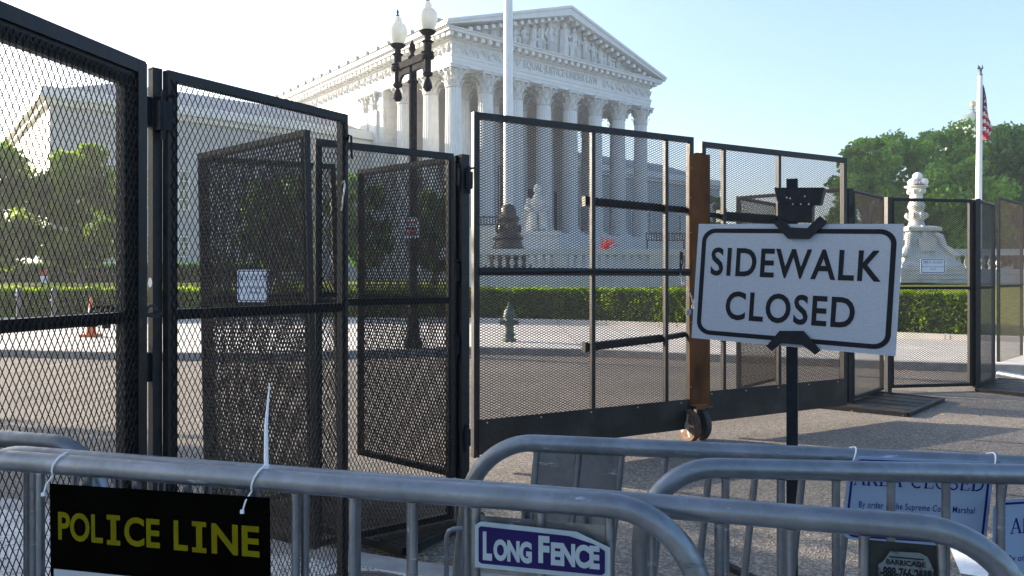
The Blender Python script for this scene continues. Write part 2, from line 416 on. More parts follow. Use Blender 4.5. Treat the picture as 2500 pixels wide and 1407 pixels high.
# small serif stroke letters (unit height 1), list of strokes: (points, width)
def arc(cx, cy, rx, ry, a0, a1, n=14):
    return [(cx + rx*math.cos(R(a0 + (a1-a0)*i/n)), cy + ry*math.sin(R(a0 + (a1-a0)*i/n))) for i in range(n + 1)]
TK, TN = .15, .06
SER = {
 'A': (.82, [([(.08,.02),(.42,1)], TN), ([(.42,1),(.74,.02)], TK), ([(.2,.36),(.62,.36)], TN), ([(-.02,.02),(.22,.02)], TN), ([(.58,.02),(.86,.02)], TN)]),
 'R': (.80, [([(.16,0),(.16,1)], TK), (arc(.32,.75,.26,.23,90,-90), TK*.7), ([(.1,.98),(.34,.98)], TN), ([(.16,.51),(.34,.51)], TN), ([(.38,.5),(.72,.02)], TK), ([(.02,.02),(.32,.02)], TN), ([(.62,.02),(.84,.02)], TN)]),
 'E': (.70, [([(.16,0),(.16,1)], TK), ([(.02,.97),(.62,.97)], TN), ([(.16,.52),(.5,.52)], TN), ([(.02,.03),(.65,.03)], TN), ([(.62,.97),(.62,.8)], TN), ([(.65,.03),(.65,.22)], TN), ([(.5,.62),(.5,.42)], TN)]),
 'C': (.80, [(arc(.44,.5,.38,.48,55,305,20), TK*.8), ([(.68,.98),(.68,.72)], TN)]),
 'L': (.70, [([(.16,0),(.16,1)], TK), ([(.02,.97),(.32,.97)], TN), ([(.02,.03),(.65,.03)], TN), ([(.65,.03),(.65,.25)], TN)]),
 'O': (.88, [(arc(.44,.5,.38,.47,0,360,26), TK*.75)]),
 'S': (.62, [(arc(.3,.74,.22,.23,30,270,14) + arc(.3,.26,.24,.24,90,-150,14), TK*.75)]),
 'D': (.86, [([(.16,0),(.16,1)], TK), (arc(.34,.5,.42,.47,90,-90,18), TK*.8), ([(.02,.97),(.36,.97)], TN), ([(.02,.03),(.36,.03)], TN)]),
 ' ': (.45, [])}
def serif_geo(mb, text, o, x, y, h, thick=1.0):
    o = Vector(o); x = Vector(x); y = Vector(y); n = x.cross(y)
    W = sum(SER[c][0] + .08 for c in text) * h
    cx = -W / 2; k = 0
    for ch in text:
        adv, strokes = SER[ch]
        for pts, wd in strokes:
            wd = wd * thick
            for a, b in zip(pts[:-1], pts[1:]):
                ax, ay = a; bx, by = b; dx, dy = bx-ax, by-ay; L = math.hypot(dx, dy) or 1
                nx, ny = -dy/L*wd/2, dx/L*wd/2; ex, ey = dx/L*wd*.15, dy/L*wd*.15
                k += 1; lift = n * (.00002 * (k % 7))
                q = [(ax+nx-ex, ay+ny-ey), (ax-nx-ex, ay-ny-ey), (bx-nx+ex, by-ny+ey), (bx+nx+ex, by+ny+ey)]
                mb.add([o + x*(cx + px*h) + y*(py*h) + lift for px, py in q], [(0,1,2,3)])
        cx += (adv + .08) * h
    return mb
def rrect(w, h, r, n=6):
    pts = []
    for (cx, cy, a0) in ((w-r, r, -90), (w-r, h-r, 0), (r, h-r, 90), (r, r, 180)):
        for i in range(n + 1):
            a = R(a0 + 90*i/n); pts.append((cx + r*math.cos(a), cy + r*math.sin(a)))
    return pts
def ring_faces(mb, outer, inner, o, ax, ay, lift):
    n = len(outer); vs = [Vector(o) + Vector(ax)*x + Vector(ay)*y + lift for x, y in outer] + [Vector(o) + Vector(ax)*x + Vector(ay)*y + lift for x, y in inner]
    mb.add(vs, [(i, (i+1) % n, n + (i+1) % n, n + i) for i in range(n)])

#@@SETTING
# ------------------------------------------------------------------ the setting
def sheet(name, poly, z, m, thick=0.0):
    mb = MB()
    if thick:
        mb.prism([(p[0], p[1]) for p in poly], (0,0,z - thick), (1,0,0), (0,1,0), (0,0,thick))
    else:
        mb.add([(p[0], p[1], z) for p in poly], [tuple(range(len(poly)))])
    o = mb.build(name, m); o['kind'] = 'structure'; return o
sheet('ground', [(-560,-120),(560,-120),(560,560),(-560,560)], -.03, 'earth')
sheet('road', [(-80,-30),(80,-30),(80,60),(-80,60)], 0, 'asphalt')
# far kerb line and back of the far pavement
kerb = [(-60,20),(-25,17.2),(-10.6,15.6),(-7.8,15.0),(-4.8,14.9),(-.92,16.2),(1.55,15.7),(3.5,14.8),(6.95,13.4),(14,11.2),(30,6),(60,-4)]
back = [(-60,27),(-40,26.2),(-17.7,26),(-10,26),(-1.3,25.8),(2,24.6),(5.3,22.6),(9.8,18.9),(11,18.0),(20,13.5),(34,8),(64,-2)]
KW = .17
def offset_line(pts, w):
    out = []
    for i, p in enumerate(pts):
        a = Vector(pts[max(i-1,0)]); b = Vector(pts[min(i+1,len(pts)-1)]); d = (b - a).normalized()
        out.append((p[0] - d.y*w, p[1] + d.x*w))
    return out
kin = offset_line(kerb, KW)
mb = MB()
for i in range(len(kerb)-1):
    a, b, c, d = kerb[i], kerb[i+1], kin[i+1], kin[i]
    mb.add([(a[0],a[1],-.02),(b[0],b[1],-.02),(b[0],b[1],.145),(a[0],a[1],.145),(c[0],c[1],.15),(d[0],d[1],.15)], [(0,1,2,3),(3,2,4,5)])
o = mb.build('kerb', 'kerb_stone'); o['kind'] = 'structure'
mb = MB()
for i in range(len(kerb)-1):
    a, b, c, d = kin[i], kin[i+1], back[i+1], back[i]
    mb.add([(a[0],a[1],.149),(b[0],b[1],.149),(c[0],c[1],.16),(d[0],d[1],.16)], [(0,1,2,3)])
o = mb.build('sidewalk', 'concrete_far'); o['kind'] = 'structure'
# low pale sill in front of the hedge
bo = offset_line(back, -.25)
mb = MB()
for i in range(1, len(back)-2):
    a, b, c, d = bo[i], bo[i+1], back[i+1], back[i]
    mb.add([(a[0],a[1],.15),(b[0],b[1],.15),(b[0],b[1],.28),(a[0],a[1],.28),(c[0],c[1],.282),(d[0],d[1],.282)], [(0,1,2,3),(3,2,4,5)])
tagged(mb, 'garden_kerb', 'concrete_far', 'low pale stone kerb edging the hedge along the far pavement', 'kerb')
# lawn rising behind the hedge
rows = []
for dy, z in ((.0,.2),(1.2,.35),(4,.75),(9,1.3),(14,1.42),(60,1.5)):
    rows.append([(p[0] , p[1] + dy, z) for p in back])
mb = MB(); nb = len(back)
vs = [v for r in rows for v in r]; fs = []
for j in range(len(rows)-1):
    for i in range(nb-1): fs.append((j*nb+i, j*nb+i+1, (j+1)*nb+i+1, (j+1)*nb+i))
mb.add(vs, fs); o = mb.build('lawn', 'grass'); o['kind'] = 'structure'
# near corner slab with its kerb strip
A = G(661,1316,.03); B = G(1178,1395,.03); dr = (B - A).normalized(); nr = Vector((-dr.y, dr.x, 0))
def along(t, s_, z=.03): v = A + dr*t - nr*s_; return (v.x, v.y)
poly = [along(-6,.0), along(4.2,.0), along(4.2,.17), along(-6,.17)]
sheet('near_kerb', poly, .032, 'kerb_stone', .06)
poly = [along(-6,.173), along(4.0,.173), along(4.0,8), along(-6,8)]
sheet('near_sidewalk', poly, .030, 'concrete_near', .06)
mb = MB()
for (a, b, c, d) in (((2318,1335),(2420,1352),(2470,1420),(2345,1400)), ((2560,1290),(2700,1300),(2820,1390),(2640,1370))):
    mb.add([G(*p, .004) for p in (d, c, b, a)], [(0,1,2,3)])
o = mb.build('crosswalk_marking', 'paint_white'); o['kind'] = 'structure'

# leaves: vectorised quads with random orientation
rng = np.random.default_rng(11)
def leaf_quads(cent, size, up=0.0):
    n = len(cent); a = rng.normal(size=(n,3)); b = rng.normal(size=(n,3))
    if up: a[:,2] *= (1-up)
    a /= np.linalg.norm(a, axis=1)[:,None]; b -= a * (a*b).sum(1)[:,None]; b /= np.linalg.norm(b, axis=1)[:,None]
    s = (size * rng.uniform(.6,1.3,size=(n,1)))
    a = a * s; b = b * s * .62
    V = np.stack([cent - a, cent + b*.9, cent + a, cent - b*.9], axis=1).reshape(-1,3)
    Fq = np.arange(n*4).reshape(-1,4)
    return V, Fq
# hedge
def hedge(name, line, z0, h, th, label, per=900, size=.045, m='leaf_hedge', core='hedge_core'):
    root = empty(name, (line[0][0], line[0][1], z0), label, 'hedge')
    mb = MB(); C = []
    for i in range(len(line)-1):
        a = Vector(line[i]); b = Vector(line[i+1]); d = b - a; L = d.length; d.normalize(); nn = Vector((-d.y, d.x))
        p = [a + nn*.06, b + nn*.06, b + nn*(th-.06), a + nn*(th-.06)]
        mb.prism([(q.x, q.y) for q in p], (0,0,z0), (1,0,0), (0,1,0), (0,0,h-.06))
        nf = int(L*h*per); t = rng.uniform(0,L,nf); zz = rng.uniform(0,h,nf)
        wob = .04*np.sin(t*3.1)+.03*np.sin(t*7.7)+.05*np.sin(t*.9)
        x = a.x + d.x*t; y = a.y + d.y*t; off = rng.normal(.02,.035,nf) + wob*.5
        C.append(np.stack([x + nn.x*off, y + nn.y*off, z0 + zz + wob*.3], 1))
        ns_ = int(L*26); t = rng.uniform(0,L,ns_); s_ = rng.uniform(0,th,ns_); C.append(np.stack([a.x + d.x*t + nn.x*s_, a.y + d.y*t + nn.y*s_, z0 + h + np.abs(rng.normal(.03,.05,ns_))], 1))
        nt = int(L*th*per*1.1); t = rng.uniform(0,L,nt); s_ = rng.uniform(0,th,nt)
        wob = .03*np.sin(t*4.3)+.02*np.sin(t*9.1)
        C.append(np.stack([a.x + d.x*t + nn.x*s_, a.y + d.y*t + nn.y*s_, z0 + h + rng.normal(-.01,.035,nt) + wob], 1))
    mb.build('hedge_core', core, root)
    cent = np.concatenate(C); V, Fq = leaf_quads(cent - np.array(root.location), size)
    quadmesh('foliage', V, Fq, m, root)
hl = [(-24,26.15),(-1.3,25.95),(2,24.8),(5.3,22.8),(9.8,19.1),(11.2,18.1)]
hedge('clipped_hedge', hl, .18, 1.07, .95, 'long clipped green hedge with bright sunlit top behind the fire hydrant')
hedge('dark_hedge', [(-32,40),(-14.5,40),(-13.5,42)], 1.3, 1.05, 1.5, 'dark shaded hedge beyond the lawn in front of the north wing', per=170, size=.12, m='leaf_tree_dark')

# trees
def tree(name, x, y, z0, trunk_h, top, rx, label, group=None, cat='tree', n=7000, leaf=.12, m='leaf_tree', seed=1, trunk_r=.14, clumps=34, low=None):
    rs = np.random.default_rng(seed); rnd = random.Random(seed)
    root = empty(name, (x, y, z0), label, cat, group)
    cz0 = low if low is not None else trunk_h * .75
    ch = (top - z0 - cz0) / 2; cc = np.array([0, 0, cz0 + ch])
    cl = []
    for i in range(clumps):
        zt = -.93 + 1.80 * (i + rs.uniform(0, 1)) / clumps
        env = max(.05, 1 - ((zt + .22) / (1.22 if zt > -.22 else .80)) ** 2) ** .5
        a = rs.uniform(0, 2*math.pi); rho = env * rs.uniform(.12, 1) ** .5 * rs.uniform(.76,.92)
        cl.append((cc + np.array([rx*rho*math.cos(a), rx*rho*math.sin(a), ch*zt]), rs.uniform(.18,.33) * rx * (.5 + .5*env)))
    k = n // clumps; C = []
    for c, r in cl:
        v = rs.normal(size=(k,3)); v /= np.linalg.norm(v, axis=1)[:,None]
        C.append(c + v * (r * rs.uniform(.35,1.15,size=(k,1))) * np.array([1.12,1.12,.9]))
    cent = np.concatenate(C); V, Fq = leaf_quads(cent, leaf)
    mb = MB()
    hs = trunk_h + ch*.7
    mb.tube([(0,0,0),(0.02,0,trunk_h*.5),(.05,.03,trunk_h),(.0,.06,hs)], [trunk_r*1.25, trunk_r, trunk_r*.8, trunk_r*.35], 9)
    for i in range(11):
        c, r = cl[rnd.randrange(len(cl))]; h0 = trunk_h * rnd.uniform(.75, 1.1)
        mb.tube([(0,0,h0), (c[0]*.45, c[1]*.45, h0 + (c[2]-h0)*.6), tuple(c)], [trunk_r*.5, trunk_r*.3, trunk_r*.1], 6)
    mb.build('trunk', 'bark', root, smooth=True, local=True)
    quadmesh('crown', V, Fq, m, root)
    return root
tl = [ (-19.9,38.5,1.3,9.0,2.6,'leafy young tree cut by the left edge of the photo, sunlit yellow green', 3),
       (-21.2/1.0+0,37,1.3,8.3,2.45,'', 4)]
GR = 'young trees on the lawn'
tree('lawn_tree', -26.2, 37.5, 1.3, 2.2, 8.6, 2.6, 'green lawn tree at the left edge of the photo, leftmost of the young trees', GR, seed=3, clumps=52, n=22000, low=.9, leaf=.13)
tree('lawn_tree', -22.0, 38, 1.3, 2.1, 8.6, 2.35, 'round sunlit lawn tree with a slim trunk seen through the first fence panel', GR, seed=23, clumps=52, n=24000, low=.9, leaf=.13)
tree('lawn_tree', -11.6, 37, 1.3, 2.0, 6.9, 2.2, 'lawn tree seen through the mesh behind the small white notice', GR, seed=8, n=12000, low=.9, leaf=.13, m='leaf_tree_dark')
tree('lawn_tree', -7.4, 37, 1.3, 2.0, 6.7, 1.9, 'lawn tree seen through the double mesh left of the lamp post', GR, seed=9, n=11000, low=.9, leaf=.13, m='leaf_tree_dark')
tree('lawn_tree', -3.7, 36, 1.3, 1.8, 6.0, 1.5, 'lawn tree just left of the gate post, rightmost of the young trees', GR, seed=12, n=8000, low=.8, leaf=.13, m='leaf_tree_dark')
tree('garden_shrub', -16.9, 33, .9, .5, 2.9, .55, 'small bright yellow green shrub seen in the gap beside the fence post', None, 'shrub', n=1500, leaf=.09, seed=14, trunk_r=.04, clumps=10, low=.2)
GR = 'tall trees behind the plaza on the right'
T = [(2118,330,60,3.6,'leaf_tree_olive','pale yellow green tree, leftmost of the tall park trees'),
     (2190,322,64,4.3,'leaf_tree_olive','broad olive green tree behind the marble lamp standard'),
     (2308,303,66,5.0,'leaf_tree_olive','tallest broad tree, just below the green dome'),
     (2335,395,56,3.9,'leaf_tree_olive','lower sunlit tree in front, left of the flagpole with the flag'),
     (2420,345,62,3.4,'leaf_tree_olive','low dark tree just right of the flagpole with the flag'),
     (2486,292,60,4.3,'leaf_tree_dark','dark green tree cut by the right edge of the photo'),
     (2590,300,64,4.5,'leaf_tree_dark','dark tree beyond the right edge behind the last fence panel')]
for i, (px, py, d, rx, m, lb) in enumerate(T):
    p = P(px, py, d)
    tree('park_tree', p.x, d, 1.2, 3.0, p.z, rx, lb, GR, n=15000, leaf=.20, m=m, seed=30+i, trunk_r=.35, clumps=60, low=1.6)
p = P(1742, 468, 90)
tree('park_tree', p.x, 90, 1.2, 3, p.z, 2.0, 'small distant tree in the gap right of the rusty gate plate', GR, n=2500, leaf=.25, m='leaf_tree_dark', seed=50, trunk_r=.2, clumps=20)
p = P(2365, 618, 36)
tree('garden_shrub', p.x, 36, .9, .4, p.z, 1.2, 'bright green shrub behind the far fence, right of the area closed notice', None, 'shrub', n=3500, leaf=.1, m='leaf_tree', seed=51, trunk_r=.05, clumps=16, low=.2)
# tree added out of view beyond the left edge to shade the barricades
tree('shade_tree', -15.8, 8.7, 0, 1.8, 7.8, 4.4, 'unseen leafy tree added beyond the left edge to shade the barricades', None, n=16000, leaf=.24, m='leaf_tree_dark', seed=60, trunk_r=.25, clumps=70, low=1.0)

# ------------------------------------------------------------------ the court building
O = Vector((-5.266, 67.0, 0)); U = Vector((.7705, .6374, 0)); V_ = Vector((-.6374, .7705, 0)); Zv = Vector((0,0,1))
LQ = 25.47
BR = math.atan2(U.y, U.x)
bld = empty('court_building', (O.x, O.y, 0), 'white marble temple fronted court building with eight fluted columns and a sculpted pediment', 'building')
bld.rotation_euler = (0,0,BR); bpy.context.view_layer.update()
# everything under bld is in local coords: x along facade (right), y into depth, z up
def bb(mb, x0, x1, y0, y1, z0, z1): return mb.box2((x0,y0,z0), (x1,y1,z1))
ZB, ZC = 6.1, 20.6                      # column base and top
# column mesh
rb, rt = .80, .70; zc = ZC - ZB; zcap = zc - 1.9
mb = MB(); mb.box((0,0,.15), (2.05,2.05,.3)); mb.lathe([(1.0,.3),(1.04,.4),(1.0,.5),(.86,.58),(.92,.68),(.88,.8)], seg=32)
prof = [(rb + (rt-rb)*(t**1.6), .8 + (zcap-.8)*t) for t in [i/10 for i in range(11)]]
mb.lathe(prof, seg=48, flute=.075)
colm = mb.build('column', 'marble', bld, local=True); colme = colm.data
mb = MB()
mb.lathe([(rt+.04,0),(rt+.10,.05),(rt+.04,.1),(rt-.04,.12),(rt-.03,.9),(rt+.12,1.35),(rt+.3,1.6)], seg=24)
for row, (zb, hh, nn, out) in enumerate(((.12,.62,8,.24),(.5,.78,8,.32))):
    for k in range(nn):
        a = 2*math.pi*(k + .5*row)/nn; ca, sa = math.cos(a), math.sin(a); T_ = Vector((-sa,ca,0)); Rr = Vector((ca,sa,0))
        pts = [(rt-.02,zb,.24),(rt+.07,zb+hh*.55,.23),(rt+out*.8,zb+hh*.92,.17),(rt+out+.06,zb+hh*.95,.11),(rt+out+.05,zb+hh*.78,.05)]
        vs = []
        for (r_, z_, w_) in pts: vs += [Rr*r_ - T_*w_ + Zv*z_, Rr*(r_+.07) + Zv*z_, Rr*r_ + T_*w_ + Zv*z_]
        fs = []
        for i in range(len(pts)-1):
            for j in range(2): fs.append((i*3+j, i*3+j+1, i*3+j+4, i*3+j+3))
        mb.add(vs, fs)
for k in range(4):
    a = math.pi/4 + k*math.pi/2; d_ = Vector((math.cos(a), math.sin(a), 0))
    mb.tube([d_*(rt+.05)+Zv*1.0, d_*(rt+.28)+Zv*1.45, d_*(rt+.52)+Zv*1.62, d_*(rt+.60)+Zv*1.48, d_*(rt+.50)+Zv*1.36, d_*(rt+.44)+Zv*1.46], [.10,.11,.12,.11,.09,.06], 6)
    b_ = Vector((math.cos(a+math.pi/4), math.sin(a+math.pi/4), 0)); mb.ball(b_*(rt+.28)+Zv*1.55, .16, 8, 6)
mb.box((0,0,1.76), (2.05,2.05,.20)); mb.box((0,0,1.88), (2.2,2.2,.05))
capm = mb.build('capital', 'marble_relief', colm, local=True, smooth=True); capm.location = (0,0,zcap-.0); capme = capm.data
spots = [(LQ*i/7, 0) for i in range(8)]
fl = [3.64, 8.3]
spots += [(0, y) for y in fl] + [(LQ, y) for y in fl] + [(LQ*i/7, 3.64) for i in range(1,7)]
for i, (x, y) in enumerate(spots):
    if i == 0: colm.location = (x, y, ZB); continue
    c = inst('column', colme, bld, (x, y, ZB)); inst('capital', capme, c, (0,0,zcap))
# podium / steps
mb = MB(); bb(mb, -1.5, LQ+1.5, -1.6, 15, 1.0, ZB); 
ns = 30
for k in range(ns):
    bb(mb, .6, LQ-.6, -1.6-.42*(k+1), -1.6-.42*k, .9, ZB - .15*(k+1))
mb.build('steps', 'marble', bld, local=True)
for sx in (-1.5, LQ-.6):
    mb = MB(); bb(mb, sx, sx+2.1, -9.5, -1.61, 1.0, ZB-.3); mb.build('cheek_wall', 'marble_wall', bld, local=True)
# cella wall with door behind the portico, central block walls
YB = 13.3
mb = MB(); bb(mb, -.9, LQ+.9, 11.0, 75, 1.2, ZC-.02)
wall = mb.build('wall', 'marble_wall', bld, local=True)
mb = MB(); bb(mb, .8, LQ-.8, 10.86, 10.99, ZB, ZC-.05); bb(mb, .4, LQ-.4, .6, 10.8, ZC-.12, ZC-.02); mb.build('portico_lining', 'marble_bounce', bld, local=True)
for sx in (-1.0, LQ-.9): 
    for yy in (12.0, 13.9):
        mb = MB(); bb(mb, sx-.12 if sx < 0 else sx+.5, sx+.4 if sx < 0 else sx+2.02, yy, yy+1.5, ZB, ZC-1.9); mb.build('pilaster', 'marble_wall', bld, local=True)
for sx in (-.55, LQ+.55):
    for yy in (12.75, 14.65):
        c = inst('pilaster_capital', capme, bld, (sx, yy, ZC-1.9)); c.scale = (.86,.86,1)
mb = MB(); bb(mb, LQ/2-2.2, LQ/2+2.2, 10.7, 10.85, ZB, ZB+8); 
for i in range(2):
    for x in (LQ*.5/7+1.8+i*3.64, LQ-LQ*.5/7-1.8-i*3.64): bb(mb, x-.9, x+.9, 10.75, 10.85, ZB+1, ZB+6)
mb.build('door', 'bronze', bld, local=True)
# entablature: architrave, frieze
def ringbox(mb, e, z0, z1, yb=75):
    """solid slab over the portico and block with projection e beyond the column faces (.75)"""
    bb(mb, -.75-e, LQ+.75+e, -.75-e, yb+e, z0, z1)
mb = MB(); ringbox(mb, 0, ZC, ZC+.38); ringbox(mb, .05, ZC+.38, ZC+.76); ringbox(mb, .12, ZC+.76, ZC+.95)
mb.build('architrave', 'marble', bld, local=True)
mb = MB(); ringbox(mb, -.02, ZC+.95, ZC+2.2); fr = mb.build('frieze', 'marble_wall', bld, local=True)
mb = MB(); ringbox(mb, .16, ZC+2.2, ZC+2.33); ringbox(mb, .95, ZC+2.68, ZC+2.92); ringbox(mb, 1.1, ZC+2.92, ZC+3.0)
mb.build('cornice', 'marble', bld, local=True)
mb = MB()
x = -.75-.5
while x < LQ+1.3: mb.box((x, -.75-.42, ZC+2.50), (.42,.75,.355)); x += .86
y = -.6
while y < 75: mb.box((-.75-.42, y, ZC+2.50), (.75,.42,.355)); y += .86
ringbox(mb, .10, ZC+2.33, ZC+2.68)
mb.build('dentils', 'marble', bld, local=True)
# frieze ornament
def relief_run(mb, org, dx, out, L, zc_, h, rnd):
    t = .3
    while t < L - .5:
        c = org + dx*t + Zv*zc_
        # figure: seated or standing shape with a swag between
        mb.ball(c + out*.02 + Zv*h*.30, (.10,.10,.12), 7, 5)
        mb.tube([c - Zv*h*.42 + dx*.12, c - Zv*h*.1 - dx*.05, c + Zv*h*.2], [.17,.15,.10], 6)
        mb.tube([c + Zv*h*.12, c + dx*.28 + Zv*h*.02, c + dx*.42 + Zv*h*.3], [.06,.05,.04], 5)
        pts = [c + dx*(.45 + .75*i/6) + Zv*(h*.32 - h*.62*math.sin(math.pi*i/6)) for i in range(7)]
        mb.tube(pts, .07, 6)
        if rnd.random() < .6: mb.ball(c + dx*.82 + Zv*h*.12, (.17,.12,.17), 7, 5)
        t += 1.28
rnd = random.Random(4); mb = MB()
relief_run(mb, Vector((-.6,-.78,0)), Vector((1,0,0)), Vector((0,-1,0)), 7.6, ZC+1.58, 1.0, rnd)
mb.build('frieze_relief', 'marble_relief', bld, local=True, smooth=True); mb = MB()
relief_run(mb, Vector((LQ-7.0,-.78,0)), Vector((1,0,0)), Vector((0,-1,0)), 7.6, ZC+1.58, 1.0, rnd)
mb.build('frieze_relief', 'marble_relief', bld, local=True, smooth=True); mb = MB()
relief_run(mb, Vector((-.78,-.6,0)), Vector((0,1,0)), Vector((-1,0,0)), 50, ZC+1.58, 1.0, rnd)
mb.build('frieze_relief', 'marble_relief', bld, local=True, smooth=True)
me = text_geo('EQUAL·JUSTICE·UNDER·LAW', 1.05, .015, 1.0, 'CENTER', 1.05, .03); me.materials.append(MATS['marble_wing'])  # darker marble gives the raised letters the shadow tone of carved ones
t_ = bpy.data.objects.new('inscription', me); COL.objects.link(t_); t_.parent = bld
t_.location = (LQ/2, -.74, ZC+1.22); t_.rotation_euler = (R(90),0,0)
w_ = max(v.co.x for v in me.vertices)*2
for v in me.vertices: v.co.x *= 10.2 / w_
# pediment
XL, XR, XA = -2.0, LQ+2.1, 12.9
ZP = ZC + 3.0; ZA = 28.4
ZE = ZP + .2
def rake_z(x): return (ZE + (ZA-ZE)*(x-XL)/(XA-XL)) if x < XA else (ZE + (ZA-ZE)*(XR-x)/(XR-XA))
yf = -.75-1.1
mb = MB()
for (xa, xb) in ((XL, XA), (XA, XR)):
    za, zb2 = rake_z(xa), rake_z(xb)
    for (lo, hi, e) in ((-.68, .0, 0.0), (.0, .25, .14)):
        vs = []
        for yy in (yf-e, 76):
            vs += [(xa, yy, za+lo*.28), (xb, yy, zb2+lo), (xb, yy, zb2+hi), (xa, yy, za+hi)] if xa == XL else [(xa, yy, za+lo), (xb, yy, zb2+lo*.28), (xb, yy, zb2+hi), (xa, yy, za+hi)]
        mb.add(vs, [(0,1,2,3),(7,6,5,4),(0,4,5,1),(1,5,6,2),(2,6,7,3),(3,7,4,0)])
mb.build('raking_cornice', 'marble', bld, local=True)
mb = MB(); mb.add([(XL+.6,-.55,ZP-.1),(XR-.6,-.55,ZP-.1),(XA,-.55,ZA-.4),(XL+.6,70,ZP-.1),(XR-.6,70,ZP-.1),(XA,70,ZA-.4)], [(0,1,2),(5,4,3),(0,3,4,1),(1,4,5,2),(2,5,3,0)])
mb.build('tympanum', 'marble_relief', bld, local=True)
for (xs_, xe_) in ((XL+2.0, XA-.35), (XA+.35, XR-1.6)):
    mb = MB(); x = xs_
    while x < xe_: mb.box((x, yf+.75, rake_z(x)-.80), (.42,.8,.34)); x += .86
    mb.build('pediment_dentils', 'marble', bld, local=True)
# pediment figures
mb = MB(); rnd = random.Random(9)
def figure(x, h, lean=0.0, seated=False):
    y0 = -.72; z0 = ZP + .05
    hd = h*.075; 
    if seated:
        mb.tube([(x-.1,y0,z0+h*.05),(x+lean,y0-.05,z0+h*.42)], [h*.17,h*.15], 7)
        mb.tube([(x+lean,y0-.1,z0+h*.38),(x+lean+h*.22,y0-.25,z0+h*.42),(x+lean+h*.25,y0-.2,z0+.02)], [h*.12,h*.11,h*.08], 7)
        mb.tube([(x+lean,y0,z0+h*.4),(x+lean*1.3,y0,z0+h*.80)], [h*.15,h*.13], 7)
        mb.ball((x+lean*1.4,y0-.06,z0+h*.92), (hd*1.1,hd*1.1,hd*1.4), 8, 6)
        mb.tube([(x+lean*1.3,y0-.1,z0+h*.76),(x+lean+h*.2,y0-.2,z0+h*.62),(x+lean+h*.32,y0-.1,z0+h*.72)], [h*.06,h*.05,h*.04], 6)
    else:
        mb.tube([(x,y0,z0),(x+lean*.5,y0,z0+h*.5)], [h*.12,h*.10], 7)
        mb.tube([(x+.12*h,y0,z0),(x+lean*.5+.03*h,y0-.05,z0+h*.5)], [h*.07,h*.08], 7)
        mb.tube([(x+lean*.5,y0,z0+h*.46),(x+lean,y0,z0+h*.82)], [h*.10,h*.125], 7)
        mb.ball((x+lean*1.1,y0-.05,z0+h*.93), (hd,hd,hd*1.3), 8, 6)
        sd_ = rnd.choice((-1,1))
        mb.tube([(x+lean-.1*h*sd_,y0-.06,z0+h*.78),(x+lean-.2*h*sd_,y0-.12,z0+h*.6),(x+lean-.12*h*sd_,y0-.15,z0+h*.5)], [h*.05,h*.045,h*.035], 6)
        mb.tube([(x+lean+.1*h*sd_,y0-.06,z0+h*.78),(x+lean+.22*h*sd_,y0-.1,z0+h*.66),(x+lean+.26*h*sd_,y0-.1,z0+h*.9)], [h*.05,h*.04,h*.03], 6)
    for k in range(4): 
        xx = x + (k-1.5)*h*.06; mb.tube([(xx,y0-.12*h,z0+h*.02),(xx+lean*.4,y0-.13*h,z0+h*.4)], h*.018, 4)
for (x, st, ln) in ((3.4,2,.3),(4.9,2,.2),(6.4,1,.1),(7.6,0,.1),(8.7,1,.15),(9.9,0,0),(11.1,0,-.1),(12.9,1,.0),(14.3,0,.05),(16.0,0,-.1),(17.2,0,-.12),(18.4,1,-.2),(19.7,1,-.1),(21.1,2,-.2),(22.8,2,-.3)):
    hh = (rake_z(x) - ZP - .95) * .97
    if hh < .5: continue
    mb = MB(); figure(x, min(hh, 3.4) * (1.0 if st == 0 else 1.05 if st == 1 else 1.1), ln, seated=(st > 0)); mb.build('relief_figure', 'marble_relief', bld, local=True, smooth=True)
for (x, z) in ((5.6,.7),(10.5,1.6),(14.3,1.7),(17.8,1.3),(20.4,.8)):
    mb = MB(); mb.tube([(x+.5*math.cos(a), -.66, ZP+z+.5*math.sin(a)) for a in [R(20*i) for i in range(0,19)]], .10, 5); mb.build('relief_shield', 'marble_relief', bld, local=True, smooth=True)
# gutter blocks along the flank eaves
mb = MB(); bb(mb, XL+.03, XL+.9, yf+.4, 76, ZP+.003, ZP+.5); y = yf+1.4
while y < 76:
    mb.prism([(0,0),(1.55,0),(1.45,.42),(.1,.42)], (XL-.12, y, ZP+.52), (0,1,0), (0,0,1), (1.0,0,0)); y += 2.1
mb.build('eaves_blocks', 'roof_stone', bld, local=True)
